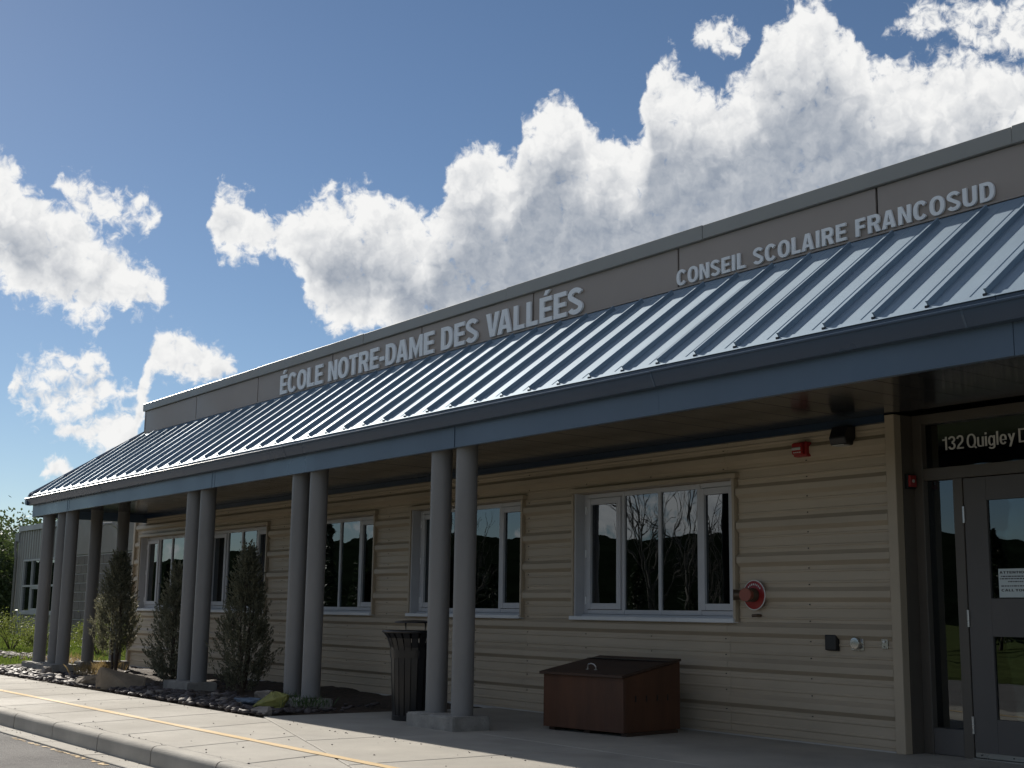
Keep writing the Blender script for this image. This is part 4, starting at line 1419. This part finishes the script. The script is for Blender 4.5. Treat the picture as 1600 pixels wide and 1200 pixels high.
# ================================================================== JUNIPERS
def juniper(loc, h, r, seed, label, lean=0.0, open_base=0.1):
    rg_ = np.random.default_rng(seed)
    e = empty('juniper', label, 'shrub', loc, 0, 'upright junipers in the planting bed')
    tr_ = MB()
    tips = []
    for k in range(4):
        a = rg_.uniform(0, 6.28)
        rr = .03
        pts = [(rr * math.cos(a), rr * math.sin(a), -.05)]
        for j in range(1, 6):
            z = h * .9 * j / 5
            q = r * .28 * math.sin(j / 5 * 2.6)
            pts.append((q * math.cos(a + j * .1) + rg_.normal(0, .01) + lean * z, q * math.sin(a + j * .1) + rg_.normal(0, .01), z))
        tr_.tube(pts, [.022, .019, .016, .012, .008, .004], 6)
    tr_.obj('trunk', 'bark', e)
    C, N, L, Wd = [], [], [], []
    nb_ = 760
    for b_ in range(nb_):                             # sprays: feathery upright tufts
        u = rg_.uniform() ** .9
        z = h * (open_base + (1 - open_base) * u)
        env = (math.sin(min(1, (u + .12) / .42) * math.pi / 2)) * (1 - u) ** .80 * 1.25
        lump = .72 + .5 * abs(math.sin(seed + b_ * 2.4)) * rg_.uniform(.5, 1)
        a = rg_.uniform(0, 6.283)
        rr = r * env * lump * rg_.uniform(.55, 1.05)
        cx, cy = rr * math.cos(a) + lean * z, rr * math.sin(a)
        d = np.array([math.cos(a) * .55, math.sin(a) * .55, 1.0]) + rg_.normal(0, .18, 3)
        d /= np.linalg.norm(d)
        ln = rg_.uniform(.12, .24) * (.7 + .6 * r)
        m_ = 22
        tpos = rg_.uniform(-.2, 1, m_)
        P_ = np.array([cx, cy, z]) + d * (tpos * ln)[:, None] + rg_.normal(0, .017, (m_, 3)) * (1.15 - tpos)[:, None]
        C.append(P_)
        N.append(d + rg_.normal(0, .45, (m_, 3)))
        L.append(rg_.uniform(.03, .065, m_))
        Wd.append(rg_.uniform(.010, .018, m_))
    C, N, L, Wd = np.concatenate(C), np.concatenate(N), np.concatenate(L), np.concatenate(Wd)
    k = C[:, 2] > .02
    link('crown', leaves('crown', C[k], N[k], L[k], Wd[k]), 'juniper_leaf', e)
    return e


juniper((-20.3, -1.45, 0), 1.80, .34, 3, 'tall dark juniper with bare lower stem behind the tan boulder', open_base=.20)
juniper((-17.75, -1.5, 0), 1.55, .37, 5, 'broad dark juniper left of the paired columns', open_base=.03)
juniper((-15.55, -1.5, 0), 1.75, .34, 9, 'bushy juniper right of the column pair on a low plinth', .02, open_base=.04)

# dry grass tufts and weeds
def tuft(name, loc, n_, h, spread, m_, label, seed, cat='plant'):
    rg_ = np.random.default_rng(seed)
    a = rg_.uniform(0, 6.283, n_)
    tl = rg_.uniform(.1, .8, n_)
    d = np.stack([np.cos(a) * tl, np.sin(a) * tl, np.ones(n_)], 1)
    L = rg_.uniform(.5, 1, n_) * h
    base = np.stack([rg_.normal(0, spread, n_), rg_.normal(0, spread, n_), np.zeros(n_)], 1)
    dn_ = d / np.linalg.norm(d, axis=1, keepdims=True)
    C = base + dn_ * (L * .5)[:, None]
    o = link(name, leaves(name, C, d, L, rg_.uniform(.006, .016, n_), droop=.2), m_, None, loc)
    return tag(o, label, cat)


tuft('dry_grass_tuft', (-19.7, -2.05, .02), 130, .34, .10, 'dry_grass', 'straw coloured dry grass tuft right of the three column plinth', 1)
tuft('dry_grass_tuft', (-20.9, -1.35, .02), 200, .30, .10, 'dry_grass', 'fallen dry grass clump at the stem of the tall juniper', 2)
tuft('weed', (-13.1, -2.1, .04), 70, .2, .06, 'weed_leaf', 'low green weed growing between the two columns by the yellow rock', 3)
tuft('weed', (-12.42, -2.2, .04), 80, .2, .12, 'weed_leaf', 'spreading green weed right of the yellow rock', 4)
tuft('dry_grass_tuft', (-23.9, -1.0, .0), 150, .35, .3, 'dry_grass', 'dry grass at the left end of the tan wall', 6)

# ================================================================== LAWN, SHRUBS AT THE LEFT
n_ = 60000
gxr = RNG.uniform(-60, -23.2, n_)
gyr = -2.2 + (RNG.uniform(0, 1, n_) ** 1.2) * 9.5
keep = ~((gxr > -24.0) & (gyr > -.2)) & ~((gyr > 5.2) & (gxr > -52))
gxr, gyr = gxr[keep], gyr[keep]
n_ = len(gxr)
d = np.stack([RNG.normal(0, .4, n_), RNG.normal(0, .4, n_), np.ones(n_)], 1)
hh = RNG.uniform(.04, .10, n_) * (1 + .4 * np.sin(gxr * 1.3) * np.cos(gyr * 1.7))
C = np.stack([gxr, gyr, -.05 + hh * .45], 1)
tag(link('lawn_grass', leaves('lawn_grass', C, d, hh, RNG.uniform(.012, .03, n_)), 'grass_blade'), 'sunlit green lawn grass left of the school', 'grass', kind='stuff')


def shrub(loc, r, h, n_, m_, label, seed, leaf=.05, group=None):
    rg_ = np.random.default_rng(seed)
    e = empty('shrub', label, 'shrub', loc, 0, group)
    st = MB()
    for k in range(7):
        a = rg_.uniform(0, 6.28)
        st.tube([(0, 0, -.05), (.3 * r * math.cos(a), .3 * r * math.sin(a), h * .4), (.7 * r * math.cos(a), .7 * r * math.sin(a), h * .8)], [.014, .010, .005], 5)
    st.obj('stems', 'bark', e)
    nc_ = 26
    cc = rg_.normal(0, 1, (nc_, 3))
    cc /= np.linalg.norm(cc, axis=1, keepdims=True)
    cc *= rg_.uniform(.35, .95, (nc_, 1))
    cc = cc * np.array([r, r, h * .5]) + np.array([0, 0, h * .55])
    idx = rg_.integers(0, nc_, n_)
    C = cc[idx] + rg_.normal(0, .13 * r + .03, (n_, 3))
    N = rg_.normal(0, 1, (n_, 3)) + np.array([0, 0, .5])
    k = C[:, 2] > .0
    link('foliage', leaves('foliage', C[k], N[k], rg_.uniform(.6, 1.2, k.sum()) * leaf, rg_.uniform(.5, .9, k.sum()) * leaf * .7), m_, e)
    return e


G1 = 'sunlit shrubs beside the grey metal wing'
SHL = ['full rounded yellow green shrub on the lawn left of the outer column', 'smaller rounded shrub next to the full yellow green shrub', 'low spreading shrub beside the wooden bollard',
       'sunlit shrub seen between the outer column and the column pair', 'sunlit shrub seen right behind the column pair', 'flat low shrub at the edge of the lawn near the trees',
       'taller sunlit shrub against the grey wing between the columns', 'dense shrub under the windows of the grey wing', 'narrow upright sunlit shrub at the left corner of the tan wall']
for i, (x, y, r, h) in enumerate([(-33.6, .75, .75, .78), (-31.6, .85, .55, .62), (-36.5, .2, .6, .5), (-30.0, 1.7, .7, .7), (-27.8, 1.9, .6, .7), (-39.5, .5, .7, .55), (-28.8, 2.8, .8, .9), (-34.5, 3.2, .8, .7), (-26.2, 1.6, .45, .9)]):
    shrub((x, y, -.05), r, h, 2600, 'shrub_leaf', SHL[i], 30 + i, .05, G1)
VV, FF, cnt = [], [], 0
for i in range(500):
    x, y = random.uniform(-33, -25), random.gauss(-.35, .2)
    s = random.uniform(.03, .08)
    v = rock_verts(s, s * .8, s * .5, .8) + np.array([x, y, .0])
    VV.append(v)
    FF.append(IF + cnt)
    cnt += len(v)
tag(link('pebble_strip', raw_mesh('pebble_strip', np.concatenate(VV), np.concatenate(FF)), 'stone_light'), 'pale pebble strip across the lawn', 'pebbles', kind='stuff')
pb_ = MB().box(-.06, .06, -.06, .06, 0, .42)
pb_.box(-.075, .075, -.075, .075, .42, .46)
tag(pb_.obj('bollard', 'bark', None, bevel=.008, loc=(-44.5, 2.6, -.05)), 'short dark wooden bollard on the lawn edge', 'bollard')

# ================================================================== GREY METAL WING (further building)
YW = 6.0
G = empty('metal_wing', 'grey vertical ribbed metal wing with white framed windows behind the columns', 'building', (0, 0, 0))
WX0, WX1, WZ = -51.8, -44.9, 3.86
FW = [(-51.15, -48.95), (-48.3, -46.4), (-46.1, -44.95)]


def vsiding(x0, x1, z0, z1):
    loop = [(x0, YW + .05, z0), (x0, YW, z0)]
    x = x0 + .06
    while x + .2 < x1:
        loop += [(x, YW, z0), (x + .03, YW - .05, z0), (x + .11, YW - .05, z0), (x + .14, YW, z0)]
        x += .30
    loop += [(x1, YW, z0), (x1, YW + .05, z0)]
    MB().extrude(loop, (0, 0, z1 - z0)).obj('siding_panel', 'far_metal', G)


vsiding(WX0, WX1, -.1, .80)
vsiding(WX0, WX1, 2.77, WZ)
ex = [WX0] + [q for w_ in FW for q in w_] + [WX1]
for i in range(0, len(ex), 2):
    if ex[i + 1] - ex[i] > .06: vsiding(ex[i], ex[i + 1], .802, 2.768)
for (a, b) in FW:
    f_ = MB()
    f_.box(a, a + .07, YW - .06, YW + .06, .80, 2.77)
    f_.box(b - .07, b, YW - .06, YW + .06, .80, 2.77)
    for z in (.80, 1.74, 2.70):
        f_.box(a + .07, b - .07, YW - .058, YW + .058, z, z + .07)
    xm = (a + b) / 2
    f_.box(xm - .035, xm + .035, YW - .056, YW + .056, .87, 1.74)
    f_.box(xm - .03, xm + .03, YW - .056, YW + .056, 1.81, 2.70)
    wf = f_.obj('window', 'far_trim', G)
    MB().box(a - .05, b + .05, YW - .12, YW + .02, .72, .799).obj('sill', 'far_trim', wf)
    MB().box(a + .07, xm - .03, YW + .01, YW + .02, .87, 1.74).obj('pane', 'glass', wf)
    MB().box(xm + .035, b - .07, YW + .01, YW + .02, .87, 1.74).obj('pane', 'glass', wf)
    MB().box(a + .07, xm - .03, YW + .01, YW + .02, 1.81, 2.70).obj('pane', 'glass', wf)
    MB().box(xm + .03, b - .07, YW + .01, YW + .02, 1.81, 2.70).obj('pane', 'glass', wf)
    c2 = MB()
    c2.box(xm + .036, xm + .11, YW - .04, YW + .005, .872, 1.738)
    c2.box(b - .15, b - .071, YW - .04, YW + .005, .872, 1.738)
    c2.box(xm + .11, b - .15, YW - .038, YW + .004, .872, .95)
    c2.box(xm + .11, b - .15, YW - .038, YW + .004, 1.66, 1.738)
    c2.obj('casement', 'far_trim', wf)
MB().box(WX0 - .05, WX1 + .1, YW - .12, YW + 8, WZ + .002, WZ + .20).obj('coping', 'far_trim', G)
MB().box(WX0 - .55, WX0 - .02, YW - .1, YW + 6, 3.45, 3.82).obj('gutter_box', 'far_cap', G)
MB().box(WX0 - .12, WX0 - .002, YW - .07, YW + .05, -.1, WZ).obj('corner_trim', 'far_trim', G)
MB().tube([(WX0 - .28, YW - .12, 3.5), (WX0 - .2, YW - .14, 3.1), (WX0 - .05, YW - .14, 2.85), (WX0 - .05, YW - .14, 0)], .06, 8).obj('downpipe', 'far_cap', G)
MB().tube([(WX1 + .05, YW - .14, 3.8), (WX1 + .12, YW - .16, 3.4), (WX1 + .22, YW - .16, 3.2), (WX1 + .22, YW - .16, 0)], .06, 8).obj('downpipe', 'far_metal', G)
MB().box(WX0, -30, YW + .06, YW + .2, -.1, WZ).obj('core_wall', 'interior', G)
# masonry part
bx0, bx1 = WX1 + .35, -36.2
MB().box(bx0, bx1, YW - .30, YW + .05, -.1, 2.75).obj('core_wall', 'mortar', G)
bme = MB().box(.016, .584, 0, .03, .016, .284).mesh('block', bevel=.006)
bmh = MB().box(.016, .284, 0, .03, .016, .284).mesh('block', bevel=.006)
for row in range(9):
    x = bx0
    z = .02 + row * .30
    first = row % 2
    while x < bx1 - .25:
        if first:
            link('block', bmh, 'block', G, (x, YW - .325, z))
            x += .3
            first = 0
        else:
            if x + .6 > bx1 + .05: break
            link('block', bme, 'block', G, (x, YW - .325, z))
            x += .6
MB().box(bx0, bx1, YW - .34, YW + .05, 2.76, 4.1).obj('upper_panel', 'tan_panel', G)
MB().box(bx0 - .03, bx1 + 4, YW - .40, YW + 4, 4.1, 4.25).obj('coping', 'far_trim', G)
# link wall right of the masonry, with a tall window
MB().box(bx1 + .02, -29, YW - .36, YW + .05, 2.6, 4.1).obj('upper_panel', 'far_metal', G)
MB().box(bx1 + .02, -29, YW - .36, YW - .30, 3.0, 3.03).obj('panel_joint', 'far_cap', G)
MB().box(bx1 + .02, -29, YW - .30, YW - .29, -.1, 2.6).obj('pane', 'glass', G)
for xx in (bx1 + .02, -34.9, -33.4):
    MB().box(xx, xx + .09, YW - .35, YW - .28, -.1, 2.6).obj('mullion', 'far_trim', G)
t = empty('wall_lamp', 'curved white lamp on the upper panel of the far masonry wall', 'lamp', (-40.2, YW - .36, 3.45))
MB().tube([(0, .02, 0), (0, -.25, .18), (0, -.5, .15), (0, -.62, .02)], .05, 8).obj('arm', 'far_trim', t)
MB().lathe([(.03, .05), (.11, -.05), (.12, -.08)], 0, -.64, 16).obj('shade', 'white_print', t)
for i, (x, y) in enumerate(((-50.6, 5.6), (-46.2, 5.6), (-43.8, 5.2))):
    o = MB().tube([(0, 0, -.1), (0, 0, .75), (.12, 0, .86), (.42, 0, .86), (.54, 0, .75), (.54, 0, -.1)], .03, 8).obj('bike_rack', 'far_trim', None, loc=(x, y, 0), smooth=True)
    tag(o, 'white bent tube hoop standing in front of the grey metal wing', 'hoop', 'tube hoops along the grey wing')

# ================================================================== TREES
def tree(loc, h, r, seed, label, m_='tree_leaf', n_=5000, leaf=.28, group=None, trunk=.16, name='tree', base=.25):
    rg_ = np.random.default_rng(seed)
    e = empty(name, label, 'tree', loc, 0, group)
    tb = MB()
    tb.tube([(0, 0, -.3), (.03, .02, h * .3), (-.02, .05, h * .6), (.02, 0, h * .88)], [trunk, trunk * .8, trunk * .5, trunk * .15], 8)
    cl = []
    for k in range(11):
        z = h * rg_.uniform(base, .8)
        a = rg_.uniform(0, 6.28)
        ln = r * rg_.uniform(.5, .95)
        tip = (ln * math.cos(a), ln * math.sin(a), z + ln * .5)
        tb.tube([(0, 0, z), (tip[0] * .5, tip[1] * .5, z + ln * .2), tip], [trunk * .35, trunk * .2, trunk * .06], 6)
        cl.append(tip)
    tb.obj('trunk', 'bark', e)
    for k in range(34):
        u = rg_.normal(size=3)
        u /= np.linalg.norm(u)
        u *= rg_.uniform(.3, 1) ** .5
        cl.append((u[0] * r, u[1] * r, h * (base + 1) / 2 + u[2] * h * (1 - base) / 2))
    cl = np.array(cl)
    idx = rg_.integers(0, len(cl), n_)
    C = cl[idx] + rg_.normal(0, r * .16, (n_, 3))
    N = rg_.normal(size=(n_, 3))
    link('crown', leaves('crown', C, N, rg_.uniform(.6, 1.3, n_) * leaf, rg_.uniform(.5, .9, n_) * leaf * .7), m_, e)
    return e


G2 = 'dark leafy trees beyond the lawn'
TRL = ['dense dark leafy tree just past the corner of the grey wing', 'taller leafy tree rising behind the trees past the grey wing', 'small round tree tucked behind the tree at the grey wing corner',
       'broad leafy tree at the far end of the lawn', 'low bushy tree beside the picnic table', 'tallest leafy tree standing furthest beyond the lawn']
for i, (x, y, h, r) in enumerate([(-70, 9.5, 4.6, 2.6), (-76, 13.5, 5.6, 3.0), (-72, 12.5, 4.0, 2.2), (-82, 13, 5.0, 3.2), (-66, 6.4, 3.6, 2.2), (-88, 17, 6.5, 3.6)]):
    tree((x, y, -.05), h, r, 60 + i, TRL[i], 'tree_leaf', 5200, .26, G2, base=.06)
t = empty('picnic_table', 'pale wooden picnic table in the shade of the far trees', 'table', (-62.6, 6.2, -.05), .3)
MB().box(-.9, .9, -.4, .4, .72, .77).obj('tabletop', 'bench_wood', t)
for s in (-1, 1):
    MB().box(-.9, .9, s * .75 - .13, s * .75 + .13, .42, .46).obj('seat', 'bench_wood', t)
    MB().extrude([(s * .65 - .04, -.75, 0), (s * .65 - .04, -.25, .72), (s * .65 - .04, .25, .72), (s * .65 - .04, .75, 0), (s * .65 - .04, .65, 0), (s * .65 - .04, .18, .66), (s * .65 - .04, -.18, .66), (s * .65 - .04, -.65, 0)], (.08, 0, 0)).obj('leg', 'bench_wood', t)

# bare birches and conifers across the road (mirrored in the windows)
def branchy(loc, h, seed, label, spread=.5):
    rg_ = random.Random(seed)
    e = empty('birch_tree', label, 'tree', loc, 0, 'nearly bare birches across the road')
    mb = MB()

    def grow(p, d, ln, r, lev):
        q = p + d * ln
        mid = p + d * ln * .5 + Vector((rg_.gauss(0, .04), rg_.gauss(0, .04), 0)) * ln
        mb.tube([p, mid, q], [r, r * .8, r * .6], 5 if lev else 8)
        if lev >= 4: return
        for k in range(rg_.choice((2, 3, 3)) if lev else 4):
            nd = (d + Vector((rg_.gauss(0, spread), rg_.gauss(0, spread), rg_.gauss(.15, .25)))).normalized()
            st = p.lerp(q, rg_.uniform(.45, 1.0))
            grow(st, nd, ln * rg_.uniform(.5, .75), r * .5, lev + 1)
        grow(q, (d + Vector((rg_.gauss(0, .12), rg_.gauss(0, .12), .1))).normalized(), ln * .72, r * .6, lev + 1)
    grow(Vector((0, 0, -.3)), Vector((0, 0, 1)), h * .36, .075, 0)
    mb.obj('trunk', 'birch_bark', e)
    return e


for i, (x, y, h) in enumerate([(-24.9, -15.2, 5.6), (-27.0, -15.9, 6.4), (-23.4, -15.3, 5.0), (-35.5, -15.8, 6.2)]):
    branchy((x, y, -.3), h, 5 + i, 'slender bare birch standing across the road')


def conifer(loc, h, r, seed):
    rg_ = np.random.default_rng(seed)
    e = empty('conifer', 'narrow dark conifer standing across the road', 'tree', loc, 0, 'conifers across the road')
    MB().tube([(0, 0, -.3), (0, 0, h)], [.14, .02], 7).obj('trunk', 'bark', e)
    n_ = 2600
    u = rg_.uniform(0.05, 1, n_)
    a = rg_.uniform(0, 6.283, n_)
    rr = r * (1 - u) ** .8 * (.6 + .4 * np.abs(np.sin(u * 34))) * np.sqrt(rg_.uniform(.2, 1, n_))
    C = np.stack([rr * np.cos(a), rr * np.sin(a), u * h], 1)
    N = np.stack([np.cos(a), np.sin(a), -.25 + rg_.normal(0, .3, n_)], 1)
    link('crown', leaves('crown', C, N, rg_.uniform(.2, .4, n_), rg_.uniform(.08, .16, n_)), 'conifer_leaf', e)


for i, (x, y, h, r) in enumerate([(-50, -18, 6.8, 1.3), (-54, -19.5, 5.5, 1.2), (-47, -21, 5.0, 1.3), (-62, -18, 6.2, 1.4), (-44, -26, 4.5, 1.3), (-72, -22, 6.0, 1.6), (-33, -27, 4.2, 1.4), (-12, -27, 5.2, 1.4)]):
    conifer((x, y, -.3), h, r, 90 + i)

src = [o for o in bpy.data.objects if o.name.startswith('conifer')]
for i in range(30):
    sroot = src[i % len(src)]
    o = sroot.copy()
    COL.objects.link(o)
    x = random.uniform(-130, -8)
    o.location = (x, -30 - abs(random.gauss(0, 18)), -.3)
    k = random.uniform(.6, 1.25)
    o.scale = (k * random.uniform(.9, 1.5), k * random.uniform(.9, 1.5), k)
    o.rotation_euler = (0, 0, random.uniform(0, 6.28))
    for ch in sroot.children:
        c = ch.copy()
        COL.objects.link(c)
        c.parent = o

# house across the road
t = empty('house', 'pale gabled house across the road', 'building', (-3.5, -34, -.3), .1)
MB().box(-5, 5, -4, 4, 0, 2.9).obj('wall', 'house_wall', t)
MB().extrude([(-5.4, -4.5, 2.9), (-5.4, 4.5, 2.9), (-5.4, 0, 5.2)], (10.8, 0, 0)).obj('roof', 'house_roof', t)
for xx in (-3, 0, 3):
    wf = MB().box(xx - .6, xx + .6, 3.98, 4.04, 1.0, 2.3).obj('window', 'white_print', t)
    MB().box(xx - .52, xx + .52, 4.041, 4.05, 1.08, 2.22).obj('pane', 'glass', wf)

# wooded hills all round
V, F = [], []
na_, nr_ = 180, 7
for j in range(nr_ + 1):
    for i in range(na_):
        a = 2 * math.pi * i / na_
        R_ = 420 + j * 90
        az_ = math.degrees(math.atan2(math.cos(a), math.sin(a)))
        low = .10 if -100 < az_ < -20 else 1.0        # low ground beyond the school
        ridge = (46 + 11 * math.sin(a * 3 + 1) + 7 * math.sin(a * 7) + 3 * math.sin(a * 17 + 2)) * low
        V.append((R_ * math.cos(a), R_ * math.sin(a), -1 + ridge * math.sin(min(1, j / 5) * math.pi / 2) + random.uniform(-1.2, 1.2) * (j > 0) * low))
for j in range(nr_):
    for i in range(na_):
        F.append((j * na_ + i, j * na_ + (i + 1) % na_, (j + 1) * na_ + (i + 1) % na_, (j + 1) * na_ + i))
hm_ = raw_mesh('hills', V, F)
hm_.polygons.foreach_set('use_smooth', [True] * len(hm_.polygons))
tag(link('hills', hm_, 'hill_forest'), kind='structure')
